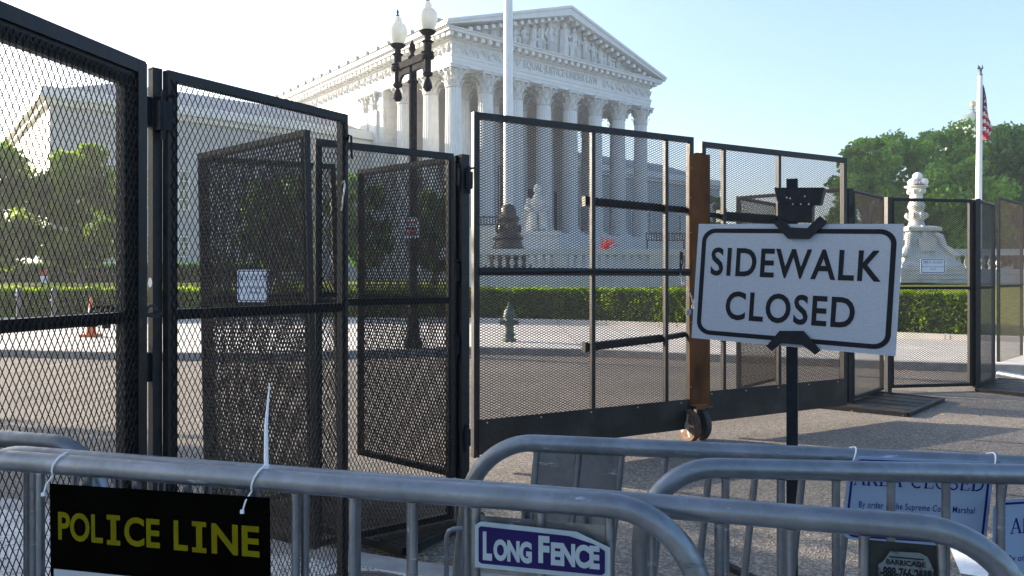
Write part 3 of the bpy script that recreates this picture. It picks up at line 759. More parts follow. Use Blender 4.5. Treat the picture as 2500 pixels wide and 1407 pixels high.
# wings
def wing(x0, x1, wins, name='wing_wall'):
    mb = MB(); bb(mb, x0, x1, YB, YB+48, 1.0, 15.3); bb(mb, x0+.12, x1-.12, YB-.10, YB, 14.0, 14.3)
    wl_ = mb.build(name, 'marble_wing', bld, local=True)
    mb = MB(); bb(mb, x0-.35, x1+(.0), YB-.35, YB+48.3, 15.3, 15.75); bb(mb, x0-.75, x1, YB-.75, YB+48.7, 15.75, 16.2); bb(mb, x0-.6, x1, YB-.6, YB+48.6, 16.2, 16.6)
    mb.build('wing_cornice', 'marble', bld, local=True)
    mb = MB(); a, b, c, d = x0+.2, x1+.0, YB+.2, YB+47
    mb.add([(a,c,16.6),(b,c,16.6),(b,d,16.6),(a,d,16.6),(a+6,c+6,19.3),(b-(3 if x0 < 0 else 6),c+6,19.3),(b-(3 if x0 < 0 else 6),d-6,19.3),(a+6,d-6,19.3)], [(0,1,5,4),(1,2,6,5),(2,3,7,6),(3,0,4,7),(4,5,6,7)])
    mb.build('wing_roof', 'roof_stone', bld, local=True)
    for wx in wins:
        for (z0, z1) in ((7.7,10.9),(3.6,5.2)):
            mb = MB(); bb(mb, wx-.33, wx+.33, YB-.06, YB-.012, z0, z1)
            wo = mb.build('window', 'window_dark', bld, local=True)
            mb = MB(); bb(mb, wx-.47, wx-.33, YB-.14, YB-.01, z0-.14, z1+.14); bb(mb, wx+.33, wx+.47, YB-.14, YB-.01, z0-.14, z1+.14)
            bb(mb, wx-.33, wx+.33, YB-.14, YB-.01, z1, z1+.14); bb(mb, wx-.33, wx+.33, YB-.18, YB-.01, z0-.16, z0)
            bb(mb, wx-.03, wx+.03, YB-.09, YB-.065, z0, z1)
            for q in range(1,4): bb(mb, wx-.33, wx+.33, YB-.092, YB-.066, z0+(z1-z0)*q/4-.03, z0+(z1-z0)*q/4+.03)
            mb.build('window_frame', 'marble', wo, local=True)
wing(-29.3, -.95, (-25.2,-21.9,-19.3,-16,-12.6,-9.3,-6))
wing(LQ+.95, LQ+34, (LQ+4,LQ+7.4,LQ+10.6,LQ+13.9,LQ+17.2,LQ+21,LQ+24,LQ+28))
# plaza
mb = MB(); mb.box2((-2.2,31.4,.2),(60,110,1.9)); o = mb.build('plaza', 'marble'); o['kind'] = 'structure'
bal = empty('balustrade', (-2,31,0), 'long pale marble balustrade wall behind the hedge', 'wall')
mb = MB(); mb.box2((-2.2,30.9,.2),(60,31.4,2.02)); mb.build('wall', 'marble_wall', bal)
mb = MB(); mb.box2((-2.3,30.85,2.62),(60,31.45,2.86)); 
for k in range(16): x = -2.0 + k*4.0; mb.box2((x-.3,30.87,2.022),(x+.3,31.43,2.618))
mb.build('coping', 'marble', bal)
mb = MB(); mb.lathe([(.09,0),(.09,.06),(.05,.1),(.11,.25),(.05,.48),(.08,.53),(.08,.6)], seg=8)
b0 = mb.build('baluster', 'marble', bal, local=True, smooth=True); bme = b0.data; first = True; cnt = 0
for k in range(15):
    for j in range(1, 12):
        x = -2.0 + k*4.0 + j*.333
        if x > 21 or cnt >= 62: continue
        cnt += 1
        if first: b0.location = (x+2, .15, 2.02); first = False
        else: inst('baluster', bme, bal, (x+2, .15, 2.02))
# statue on its block left of the steps
p = P(1312, 577, 47)
st = empty('seated_statue', (p.x, 47, 1.9), 'white marble seated statue on a block beside the court steps', 'statue')
mb = MB(); mb.box((p.x,47.6,3.1),(2.5,3.4,2.4)); mb.box((p.x,47.6,4.42),(2.8,3.7,.24)); mb.build('plinth','marble_wall',st)
mb = MB(); x, y, z = p.x, 47.0, 4.54
mb.tube([(x,y+.3,z),(x,y+.3,z+1.0)],[.75,.62],12); mb.tube([(x,y+.3,z+.9),(x,y+.1,z+2.1)],[.5,.52],12); mb.tube([(x,y+.1,z+2.0),(x,y+.05,z+2.5)],[.4,.16],10)
mb.ball((x,y,z+2.72),(.24,.26,.33),12,10)
for s_ in (-1,1):
    mb.tube([(x+.28*s_,y+.1,z+1.0),(x+.3*s_,y-.75,z+1.05),(x+.3*s_,y-.85,z+.1)],[.3,.27,.2],10)
    mb.tube([(x+.5*s_,y+.1,z+2.1),(x+.68*s_,y-.1,z+1.5),(x+.45*s_,y-.6,z+1.35)],[.17,.15,.1],8)
mb.box((x,y+.75,z+.9),(1.7,.4,1.8)); mb.build('figure','marble_relief',st,smooth=True)
# dark things on the plaza
def rail_piece(px0, px1, yt, yb, d, label):
    a = P(px0, yt, d); b = P(px1, yb, d)
    r_ = empty('metal_railing', (a.x, d, 1.9), label, 'railing', 'dark railings on the plaza')
    mb = MB(); mb.bar((a.x,d,a.z),(b.x,d,a.z),.06,.06); mb.bar((a.x,d,b.z),(b.x,d,b.z),.06,.06)
    n = max(3, int((b.x-a.x)/.14)); 
    for i in range(n+1): xx = a.x+(b.x-a.x)*i/n; mb.bar((xx,d,b.z),(xx,d,a.z),.05,.05)
    mb.build('bars','bronze',r_)
    mb = MB(); 
    for xx in (a.x+.05,b.x-.05): mb.bar((xx,d,1.9),(xx,d,b.z),.08,.08)
    mb.build('post','bronze',r_)
rail_piece(1160, 1217, 530, 549, 36, 'short dark metal railing left of the bronze flagpole base')
rail_piece(1578, 1672, 570, 587, 42, 'dark metal railing on the plaza near the rusty gate plate')
rail_piece(1217, 1231, 405, 545, 36, 'tall narrow dark metal railing just left of the white pole')
# ------------------------------------------------------------------ flagpoles, marble lamp, dome
pb = P(1244, 610, 33)
fp = empty('flagpole', (pb.x,33,1.9), 'tall white flagpole on an ornate bronze base in front of the columns', 'flagpole', 'white flagpoles on the plaza')
mb = MB(); mb.tube([(pb.x-.05,33,4.4),(pb.x-.07,33,25)],[.225,.165],20); mb.build('pole','white_paint',fp,smooth=True)
mb = MB(); z0 = 1.9
mb.lathe([(1.05,.0),(1.05,.35),(.92,.45),(.85,.9),(.66,1.15),(.60,1.4),(.72,1.5),(.6,1.62),(.46,1.75),(.42,2.2),(.5,2.3),(.5,2.42),(.36,2.55),(.34,2.8),(.26,2.95),(.225,3.0)],(pb.x-.05,33,z0),12)
for k in range(8):
    a = k*math.pi/4; mb.ball((pb.x-.05+.8*math.cos(a),33+.8*math.sin(a),z0+.8),(.16,.16,.26),7,6); mb.ball((pb.x-.05+.5*math.cos(a),33+.5*math.sin(a),z0+1.95),(.09,.09,.2),6,5)
mb.build('base','bronze',fp,smooth=True)
d = 35.0; p0 = P(2387, 640, d); p1 = P(2393, 186, d)
fp = empty('flagpole', (p0.x,d,1.9), 'white flagpole with an eagle finial and a hanging flag on the right', 'flagpole', 'white flagpoles on the plaza')
mb = MB(); mb.tube([(p0.x,d,1.9),(p1.x,d,p1.z)],[.16,.105],16); mb.build('pole','white_paint',fp,smooth=True)
mb = MB(); x, z = p1.x, p1.z; mb.ball((x+.02,d,z+.05),.09,8,6); mb.tube([(x,d,z),(x,d,z+.18)],.03,6)
mb.tube([(x+.03,d,z+.12),(x+.0,d,z+.26),(x-.02,d,z+.38)],[.04,.085,.05],8); mb.ball((x-.05,d,z+.42),(.06,.045,.05),8,6)
for s_ in (-1,1): mb.tube([(x,d,z+.3),(x+.11*s_,d,z+.36),(x+.09*s_,d,z+.52)],[.05,.045,.02],6)
mb.build('eagle_finial','copper_green',fp,smooth=True)
# flag: limp, folded cloth
cu = 30; cv = 34; vs = []; uvs = []
Hf = 2.75; x0 = p1.x+.10; zt = P(0,205,d).z
for j in range(cv+1):
    v = j/cv; drop = v*Hf*.86
    width = .08 + .26*min(1, v*1.25) - .16*max(0, v-.8)/.2
    for i in range(cu+1):
        u = i/cu
        fold = math.sin(u*math.pi*5 + v*1.4)*.11*(.3+v) 
        vs.append((x0 + width*u + .03*math.sin(v*9)*u, d + fold - .03, zt - drop - (u*.32*Hf*.3) ))
        uvs.append((min(1,.18+u*.75*(.4+.6*v) ), 1 - v))
fs = [(j*(cu+1)+i, j*(cu+1)+i+1, (j+1)*(cu+1)+i+1, (j+1)*(cu+1)+i) for j in range(cv) for i in range(cu)]
me = bpy.data.meshes.new('flag'); me.from_pydata([(a-x0,b-d,c-zt) for a,b,c in vs],[],fs); ul = me.uv_layers.new(name='UVMap')
for lp in me.loops: ul.data[lp.index].uv = uvs[lp.vertex_index]
me.polygons.foreach_set('use_smooth',[True]*len(me.polygons)); me.materials.append(MATS['flag_cloth'])
fo = bpy.data.objects.new('flag', me); COL.objects.link(fo); fo.location = (x0,d,zt); tag(fo,'limp red, white and blue striped flag hanging beside the right flagpole','flag')
# marble lamp standard with globes
d = 30.0; c = P(2237, 640, d); x = c.x
ml = empty('lamp_standard', (x,d,1.9), 'ornate white marble lamp standard topped with a cluster of globes', 'lamp')
def zy(py): return EYE + (HOR-py)/F*d
mb = MB(); mb.box((x,d,(zy(690)+zy(655))/2),(2.6,2.6,zy(655)-zy(690)))
mb.lathe([(1.2,zy(655)),(1.2,zy(648)),(1.02,zy(640)),(.98,zy(630)),(.86,zy(622)),(.60,zy(592)),(.50,zy(570)),(.48,zy(566))],(x,d,0),4,square=True)
mb.lathe([(.66,zy(566)),(.66,zy(558)),(.42,zy(553))],(x,d,0),4,square=True)
for sx in (-1,1):
    for sy in (-1,1):
        mb.tube([(x+.46*sx,d+.50*sy,zy(572)),(x+.62*sx,d+.62*sy,zy(580)),(x+.66*sx,d+.66*sy,zy(592)),(x+.72*sx,d+.72*sy,zy(606)),(x+.92*sx,d+.92*sy,zy(618)),(x+1.02*sx,d+1.02*sy,zy(627)),(x+.92*sx,d+.92*sy,zy(631))],[.10,.12,.13,.12,.13,.13,.07],8)
mb.box((x,d-.80,zy(600)),(.62,.10,.55)); mb.box((x-.80,d,zy(600)),(.10,.62,.55)); mb.box((x,d-.98,zy(613)),(.5,.06,.07))
for zz in (660,670,681): mb.box((x,d,zy(zz)),(2.66,2.66,.03))
mb.build('pedestal','marble_relief',ml)
mb = MB(); mb.lathe([(.34,zy(556)),(.30,zy(548)),(.26,zy(540)),(.36,zy(533)),(.40,zy(526)),(.30,zy(520)),(.25,zy(516)),(.33,zy(505)),(.27,zy(495)),(.22,zy(490)),(.24,zy(480)),(.22,zy(476)),(.30,zy(470)),(.34,zy(464)),(.29,zy(461)),(.38,zy(459)),(.44,zy(457)),(.44,zy(455))],(x,d,0),20)
for k in range(8):
    a = k*math.pi/4; mb.ball((x+.30*math.cos(a),d+.30*math.sin(a),zy(468)),(.07,.07,.10),6,5); mb.ball((x+.36*math.cos(a),d+.36*math.sin(a),zy(527)),(.10,.10,.12),6,5)
    mb.tube([(x+.46*math.cos(a),d+.46*math.sin(a),zy(553)),(x+.62*math.cos(a+.0),d+.62*math.sin(a),zy(590)),(x+.85*math.cos(a),d+.85*math.sin(a),zy(628))],[.08,.10,.13],6)
mb.build('shaft','marble_relief',ml,smooth=True)
mb = MB(); mb.lathe([(.30,zy(454.5)),(.33,zy(453)),(.30,zy(451.5))],(x,d,0),20); mb.build('globe_collar','bronze',ml,smooth=True)
for (px, py, r_, dy) in ((2240,432,.185,0),(2226.5,446,.165,-.12),(2252,446,.17,-.10),(2232,445,.15,.2),(2249,445,.15,.2)):
    q = P(px,py,d); mb = MB(); mb.ball((q.x,d+dy,q.z),r_,16,12); mb.build('globe','white_globe',ml,smooth=True)
# library dome far behind the trees
d = 250.0; q = P(2375, 300, d); q.x *= 258/250
db = empty('domed_building', (q.x,d,0), 'distant stone building with a green dome and gilded torch above the trees', 'building')
def zd(py): return EYE + (HOR-py)/F*d
mb = MB(); mb.box2((q.x-10,d-5,0),(q.x+60,d+60,zd(420))); mb.box2((q.x-12,d-7,0),(q.x+14,d-5,zd(390))); mb.build('wall','pale_stone',db)
mb = MB(); mb.box2((q.x+4,d-6.5,zd(390)),(q.x+16,d+3,zd(365))); mb.prism([(0,0),(14,0),(11,4.5),(3,4.5)],(q.x+3,d-7,zd(365)),(1,0,0),(0,0,1),(0,10,0)); mb.build('pavilion_roof','slate_roof',db)
mb = MB(); mb.lathe([(9,zd(420)),(9,zd(330)),(8,zd(326)),(5.9,zd(322)),(5.9,zd(300))],(q.x,d+8,0),28); mb.build('lantern','pale_stone',db)
mb = MB(); mb.lathe([(5.4,zd(300)),(5.2,zd(290)),(4.7,zd(281)),(3.9,zd(274)),(2.8,zd(269)),(1.5,zd(266)),(1.2,zd(262)),(.6,zd(260)),(.5,zd(256)),(1.0,zd(255)),(.4,zd(252)),(.5,zd(249))],(q.x,d+8,0),28); mb.build('dome','copper_green',db,smooth=True)
mb = MB(); mb.ball((q.x,d+8,zd(242)),(1.0,1.0,1.2),10,8); mb.tube([(q.x,d+8,zd(240)),(q.x,d+8,zd(234))],[.7,.05],8); mb.build('torch','gold',db,smooth=True)

#@@LAMP
# ------------------------------------------------------------------ street lamp (twin globes)
d = 16.0; s_ = F/d
lp = P(1008, 700, d); lx = lp.x
lamp = empty('street_lamp', (lx,d,.15), 'black twin globe street lamp with cameras hanging under its arms', 'lamp')
def zl(py, dd=d): return EYE + (HOR-py)/F*dd
mb = MB()
mb.lathe([(.20,.15),(.20,.30),(.15,.42),(.12,.75),(.14,.8),(.10,.9),(.092,1.0),(.088,zl(205)),(.12,zl(202)),(.12,zl(198)),(.088,zl(196)),(.088,zl(150))],(lx,d,0),16)
mb.build('pole','lamp_black',lamp,smooth=True)
# arm direction: right end nearer
aL = Vector(((971-1250)/F*16.35,16.35,0)); aR = Vector(((1044-1250)/F*15.45,15.45,0)); ad = (aR-aL).normalized()
zarm = zl(155)
mb = MB(); mb.bar((aL.x,aL.y,zarm)-0*ad if False else Vector((aL.x,aL.y,zarm))-ad*.08, Vector((aR.x,aR.y,zarm))+ad*.08, .13,.15)
mid = (aL+aR)/2
hp = (aR-aL).length/2
nrm = Vector((-ad.y,ad.x,0))
arch = [(-hp,-.04)] + [(-hp+.02,-.42)] + [(-hp+.08+ (hp-.13)*t, -.42+.30*math.sin(t*math.pi/2)) for t in [i/6 for i in range(7)]]
for sg in (1,-1):
    poly = [(x*sg, y) for x, y in ([(-hp,-.03),(-hp+.02,-.36),(-hp+.10,-.36),(-hp+.15,-.26),(-hp+.24,-.21),(-.05,-.22),(-.05,-.03)])]
    mb.prism(poly, Vector((mid.x,mid.y,zarm))-nrm*.035, ad, Zv, nrm*.07)
mb.build('arm','lamp_black',lamp)
mb = MB(); mb.lathe([(.09,0),(.10,.04),(.05,.08),(.035,.12),(.075,.2),(.06,.3),(.0,.42)],(mid.x,mid.y,zarm+.06),12); mb.build('finial','lamp_black',lamp,smooth=True)
for q in (aL, aR):
    dd = q.y
    VS = lambda pr: [(r_, z_*.63 if z_ > 0 else z_*.79) for r_, z_ in pr]
    mb = MB(); mb.lathe(VS([(.13,-.08),(.15,-.02),(.13,.05),(.09,.07),(.14,.11),(.08,.15),(.085,.40),(.13,.47),(.07,.52),(.07,.66),(.14,.72),(.18,.80),(.10,.84)]),(q.x,q.y,zarm),14)
    mb.lathe(VS([(.075,-.45),(.075,-.03)]),(q.x,q.y,zarm),10); mb.lathe(VS([(.02,-.58),(.10,-.52),(.11,-.46),(.075,-.42)]),(q.x,q.y,zarm),12)
    mb.build('lamp_holder','lamp_black',lamp,smooth=True)
    mb = MB(); mb.lathe(VS([(.13,.82),(.155,.9),(.195,1.08),(.21,1.22),(.205,1.34),(.17,1.47),(.10,1.55),(.105,1.58),(.09,1.60),(.085,1.70),(.05,1.78),(.03,1.80)]),(q.x,q.y,zarm),24)
    mb.build('lamp_globe','frosted_glass',lamp,smooth=True)
    mb = MB(); mb.lathe(VS([(.03,1.79),(.04,1.83),(.012,1.87),(.028,1.94),(.0,2.06)]),(q.x,q.y,zarm),8); mb.build('globe_finial','lamp_black',lamp,smooth=True)
    mb = MB(); mb.lathe(VS([(.0,-.95),(.06,-.92),(.08,-.86)]),(q.x,q.y,zarm),12); mb.lathe(VS([(.095,-.86),(.10,-.83),(.085,-.72),(.045,-.60),(.02,-.56)]),(q.x,q.y,zarm),14)
    mb.build('hanging_camera','lamp_black',lamp,smooth=True)
# parking notice on the lamp pole
ps = empty('parking_sign', (lx,15.85,2.4), 'small white notice with red lettering on the street lamp pole, seen through mesh', 'sign')
mb = MB(); mb.box((lx-.02,15.86,zl(558)),(.34,.006,.46)); mb.build('panel','sign_white',ps)
mb = MB(); 
for (zz, hh, ww) in ((572,.05,.26),(560,.07,.22),(545,.04,.26)): mb.box((lx-.02,15.852,zl(zz)),(ww,.004,hh))
mb.build('lettering','red_paint',ps)

# fire hydrant
d = 17.6; hx = (1243-1250)/F*d
hy = empty('fire_hydrant', (hx,d,.155), 'dark green fire hydrant on the far pavement in front of the hedge', 'hydrant')
mb = MB(); mb.lathe([(.17,0),(.17,.05),(.12,.06),(.12,.12),(.15,.13),(.15,.17),(.115,.18),(.11,.30),(.105,.56),(.15,.57),(.15,.62),(.13,.63),(.12,.70),(.08,.78),(.04,.82),(.04,.86),(.03,.87),(.03,.92)],(hx,d,.155),16); mb.build('body','hydrant_green',hy,smooth=True)
for (dx, dy, r_, ln) in ((-1,0,.055,.17),(1,0,.055,.17),(0,-1,.075,.18)):
    mb = MB(); mb.tube([(hx,d,.60),(hx+dx*ln,d+dy*ln,.60)],r_,12); mb.tube([(hx+dx*ln,d+dy*ln,.60),(hx+dx*(ln+.05),d+dy*(ln+.05),.60)],r_*1.25,8); mb.tube([(hx+dx*ln,d+dy*ln,.60),(hx+dx*(ln+.09),d+dy*(ln+.09),.60)],r_*.35,5); mb.build('nozzle','hydrant_green',hy,smooth=True)
mb = MB(); 
for k in range(8): a=k*math.pi/4; mb.ball((hx+.135*math.cos(a),d+.135*math.sin(a),.75),.018,6,5)
mb.build('flange_bolts','hydrant_green',hy)
# bollards, cone, yard sign, flowers
for i, (px, lb) in enumerate(((47,'dark bollard before the hedge, the left of the pair seen through the first fence panel'),(132,'dark bollard before the hedge, the one of the pair nearer the orange cone'))):
    d = 24.0; x = (px-1250)/F*d; b_ = empty('bollard',(x,d,.157),lb,'bollard','bollards on the far pavement')
    mb = MB(); mb.lathe([(.12,0),(.12,.06),(.075,.1),(.07,1.0),(.085,1.02),(.085,1.08),(.05,1.16),(.0,1.2)],(x,d,.157),12); mb.build('post','grey_paint',b_,smooth=True)
    mb = MB(); mb.box((x-.06,d-.07,1.12),(.05,.02,.06)); mb.box((x-.07,d-.07,.95),(.05,.02,.06)); mb.build('reflector','sign_white',b_)
d = 19.0; x = (222-1250)/F*d
cn = empty('traffic_cone',(x,d,.155),'tall slim orange and white traffic cone on the far pavement','traffic cone')
mb = MB(); mb.box((x,d,.19),(.40,.40,.06)); mb.lathe([(.13,.22),(.105,.42)],(x,d,0),16); mb.lathe([(.088,.57),(.07,.74)],(x,d,0),16); mb.lathe([(.053,.88),(.03,1.08),(.02,1.16)],(x,d,0),16); mb.build('orange_body','orange',cn,smooth=True)
mb = MB(); mb.lathe([(.105,.42),(.088,.57)],(x,d,0),16); mb.lathe([(.07,.74),(.053,.88)],(x,d,0),16); mb.build('white_band','sign_white',cn,smooth=True)
q = P(107,680,37); ys = empty('yard_sign',(q.x,37,1.3),'small red and white sign in front of the dark hedge on the left','sign')
mb = MB(); mb.box((q.x,37,q.z+.28),(.36,.03,.34)); mb.build('red_panel','red_paint',ys); mb = MB(); mb.box((q.x,37,q.z-.06),(.36,.03,.34)); mb.build('white_panel','sign_white',ys); mb = MB(); mb.bar((q.x,37.03,1.3),(q.x,37.03,q.z+.1),.04,.03); mb.build('stake','bark',ys)
q = P(1484,600,31.1); fw = empty('flower_bunch',(q.x,31.1,2.86),'bunch of bright red flowers on the marble balustrade','flowers')
cent = np.array([(rng.normal(0,.13), rng.normal(0,.10), abs(rng.normal(.20,.13))) for _ in range(240)]); cent[:,0] += cent[:,2]*.4 - .1
Vv, Fv = leaf_quads(cent,.05); quadmesh('blossoms',Vv,Fv,'red_flower',fw)
mb = MB(); 
for k in range(7): a = k*.9; mb.tube([(-.1+.02*k,0,0),(.05*math.cos(a),.05*math.sin(a),.25)],.012,5)
mb.build('stems','leaf_tree_dark',fw,local=True)

#@@FENCES
# ------------------------------------------------------------------ expanded-metal fence panels
def expanded(w, h, rot=False, swd=.0234, lwd=.0508, sw=.0056, st=.0028, tilt=50, cheap=False):
    """strands of expanded metal in the xz plane, long diamonds vertical (rot False) or horizontal (rot True)"""
    W, H = (h, w) if rot else (w, h)
    hs, hl_ = swd/2, lwd/2
    ni = int(W/swd)+1; nj = int(H/hl_)
    i = np.arange(ni)[:,None]; j = np.arange(nj)[None,:]
    a0 = i*swd + (j % 2)*hs; b0 = j*hl_ + 0*i
    A0, B0, A1, B1 = [], [], [], []
    for sg in (-1, 1):
        a1 = a0 + sg*hs; b1 = b0 + hl_
        ok = (a1 >= 0) & (a1 <= W) & (a0 <= W) & (b1 <= H + 1e-6)
        A0.append(a0[ok]); B0.append(b0[ok]); A1.append(a1[ok]); B1.append(b1[ok])
    A0, B0, A1, B1 = map(np.concatenate, (A0, B0, A1, B1)); n = len(A0)
    ct, sn = math.cos(R(tilt)), math.sin(R(tilt))
    e = np.array([[ct*sw/2, sn*sw/2], [-sn*st/2, ct*st/2]])    # (a, normal)
    cs = [e[0]+e[1], -e[0]+e[1], -e[0]-e[1], e[0]-e[1]]
    Vv = np.zeros((n, 8, 3), dtype=np.float32)
    ex = .12
    dA, dB = (A1-A0)*ex, (B1-B0)*ex
    for k, c_ in enumerate(cs):
        for q, (A_, B_, s2) in enumerate(((A0, B0, -1), (A1, B1, 1))):
            a = A_ + c_[0] + dA*s2; b = B_ + dB*s2; y = c_[1]
            if rot: Vv[:, q*4+k] = np.stack([b, np.full(n, y), a], 1)
            else: Vv[:, q*4+k] = np.stack([a, np.full(n, y), b], 1)
    base = (np.arange(n)*8)[:,None,None]
    f4 = np.array([[0,1,5,4],[1,2,6,5],[2,3,7,6],[3,0,4,7]])[None]
    Fv = (base + f4).reshape(-1,4)
    return Vv.reshape(-1,3), Fv
PW, PH = .92, 2.34
V1, F1 = expanded(PW-.03, PH-.03); mesh_std = quadmesh('mesh_screen', V1, F1, 'black_mesh', parent=False)
Vd, Fd = expanded(PW-.03, PH-.03, sw=.0076, st=.0034); mesh_dense = quadmesh('mesh_screen', Vd, Fd, 'brown_mesh', parent=False)
FT = .038
def frame_geo(w, h, t=FT):
    mb = MB(); mb.box2((0,0,0),(t,t,h)); mb.box2((w-t,0,0),(w,t,h)); mb.box2((t,.0005,h-t),(w-t,t-.0005,h-.0002)); mb.box2((t,.0005,.0002),(w-t,t-.0005,t)); return mb
def fence_panel(L, Rr, ztop, label, zbot=.10, mid=1.5, lean=(0,0), group='black expanded metal fence panels', mesh='black_mesh', me=None, kind='mesh_fence', t=FT, extra=None):
    """L, Rr ground points of the left and right edge as the camera sees them"""
    L = Vector((L[0], L[1], 0)); Rr = Vector((Rr[0], Rr[1], 0)); W = (Rr-L).length; x = (Rr-L)/W; H = ztop - zbot
    y = Vector((-x.y, x.x, 0))
    root = empty(kind, label=label, cat='fence panel', group=group, mtx=frame_mtx(L + Vector((0,0,zbot)), x, y, (0,0,1)))
    if lean != (0,0):
        root.rotation_euler.rotate_axis('Y', math.atan(lean[0])) ; root.rotation_euler.rotate_axis('X', -math.atan(lean[1]))
    bpy.context.view_layer.update()
    fg = frame_geo(W, H, t); fg.build('frame','black_metal',root,local=True)
    mb = MB(); zz = mid - zbot; mb.box2((t,.001,zz-.02),(W-t,t-.001,zz+.02)); mb.build('mid_rail','black_metal',root,local=True)
    if me == 'dense': me = mesh_dense; sx, sz = (W-.03)/(PW-.03), (H-.03)/(PH-.03)
    elif me is None and abs(W-PW) < .16 and abs(H-PH) < .12: me = mesh_std; sx, sz = (W-.03)/(PW-.03), (H-.03)/(PH-.03)
    elif me is None:
        Vx, Fx = expanded(W-.03, H-.03); me = quadmesh('mesh_screen', Vx, Fx, mesh, parent=False); sx = sz = 1
    else: sx = sz = 1
    o = inst('mesh_screen', me, root, (.015, -.004, .015)); o.scale = (sx, 1, sz)
    if extra: extra(root, W, H)
    return root
def dL(px, s): return Vector(((px-1250)/s, F/s, 0))
def double_frame(root, W, H):
    mb = MB()
    mb.box2((W+.001,-.004,-.01),(W+.030,.036,H+.03)); mb.box2((-.03,-.004,H+.001),(W+.0005,.036,H+.03))
    mb.box2((W-.022,-.013,-.008),(W+.024,-.0045,H+.020)); mb.box2((-.03,-.0125,H-.022),(W-.0225,-.005,H+.021))
    mb.box2((W-.078,.001,.04),(W-.039,.035,H-.079)); mb.box2((.04,.0015,H-.078),(W-.0395,.0345,H-.039))
    mb.build('outer_frame','black_metal',root,local=True)
p1R = dL(341, 668); p1dir = Vector((.2,1,0)).normalized(); p1L = p1R - p1dir*.93
P1 = fence_panel(p1L, p1R, 2.41, 'nearest black mesh fence panel with a double frame, cut by the left photo edge', extra=double_frame)
p2L = dL(411, 637); p2R = dL(850, 500)
P2 = fence_panel(p2L, p2R, 2.44, 'second black mesh fence panel, just right of the post with the round sticker')
p4L = dL(771, 427); p4R = dL(1108, 381)
P4 = fence_panel(p4L, p4R, 2.44, 'black mesh fence panel ending at the middle post beside the wide gate')
p3L = dL(500, 385); p3R = dL(768, 441)
P3 = fence_panel(p3L, p3R, 2.44, 'leaning mesh fence panel behind the second panel, carrying a white notice', lean=(-.035,0), me='dense')
p5L = dL(520, 371); p5R = dL(842, 335)
P5 = fence_panel(p5L, p5R, 2.44, 'rearmost leaning mesh panel of the small corner enclosure', lean=(-.03,0), me='dense')
p6L = dL(872, 331); p6R = dL(1112, 375)
P6 = fence_panel(p6L, p6R, 2.44, 'rear mesh panel of the corner enclosure, top rail rising towards the middle post', zbot=.34, me='dense')

def fpost(px, s, ztop, label, w=.05, rot=25, sticker=False, hinges=(), ground=0.0):
    c = dL(px, s); root = empty('fence_post', (c.x,c.y,ground), label, 'post', 'square black fence posts')
    M = Matrix.Rotation(R(rot),3,'Z')
    mb = MB(); mb.box((c.x,c.y,(ztop+ground)/2),(w,w,ztop-ground),M); mb.build('post','black_metal',root)
    mb = MB(); mb.box((c.x,c.y,ztop+.004),(w*1.04,w*1.04,.006),M); mb.build('cap','black_metal',root)
    for (z, sd_) in hinges:
        mb = MB(); mb.box((c.x+sd_*.035,c.y-.01,z),(.05,.05,.11),M); mb.tube([(c.x+sd_*.02,c.y-.035,z+.07),(c.x+sd_*.085,c.y-.02,z+.08)],.007,6); mb.tube([(c.x+sd_*.045,c.y-.03,z-.09),(c.x+sd_*.045,c.y-.03,z+.09)],.009,8)
        mb.build('hinge','bracket_black',root)
    if sticker:
        mb = MB(); zc_ = EYE-(690-HOR)/s; f = M @ Vector((0,-1,0)); r_ = M @ Vector((1,0,0))
        cc = Vector((c.x,c.y,zc_)) + r_*(w/2+.0015) if False else Vector((c.x,c.y,zc_)) + f*(w/2+.0015)
        mb.add([cc + r_*(.016*math.cos(a)) + Zv*(.019*math.sin(a)) for a in [2*math.pi*k/20 for k in range(20)]],[tuple(range(20))])
        mb.build('round_sticker','sign_white',root)
    return root
fpost(379, 634, 2.44, 'square black fence post with a round white sticker between the first two panels', w=.037, rot=-38, sticker=True, hinges=((2.28,-1),(2.26,1),(1.3,-1)))
fpost(1130, 373, 2.44, 'tall black middle post between the small enclosure and the wide gate', w=.062, rot=40, hinges=((2.30,-.5),(2.28,.9),(1.68,-.9),(1.20,-.9),(.60,.5)))
fpost(835, 480, 2.0, 'short black post standing inside the corner enclosure', w=.045, rot=20)
# hooks and latch on the second panel
c = P(853,340,F/500); mb = MB(); mb.tube([c+Vector((-.01,0,-.01)),c+Vector((0,-.02,.015)),c+Vector((.015,-.03,.01)),c+Vector((.018,-.03,-.10))],.006,8)
tagged(mb,'steel_hook','bracket_black','black hook hanging over the top corner of the second fence panel','hook',smooth=True)
c = P(843,450,F/505); mb = MB(); mb.tube([c+Vector((-.012,-.02,0)),c+Vector((0,-.03,.012)),c+Vector((.005,-.03,-.01)),c+Vector((-.004,-.03,-.07)),c+Vector((-.010,-.03,-.13))],.004,8)
tagged(mb,'bent_wire','steel_bright','bright bent wire hook on the right edge of the second fence panel','wire',smooth=True)
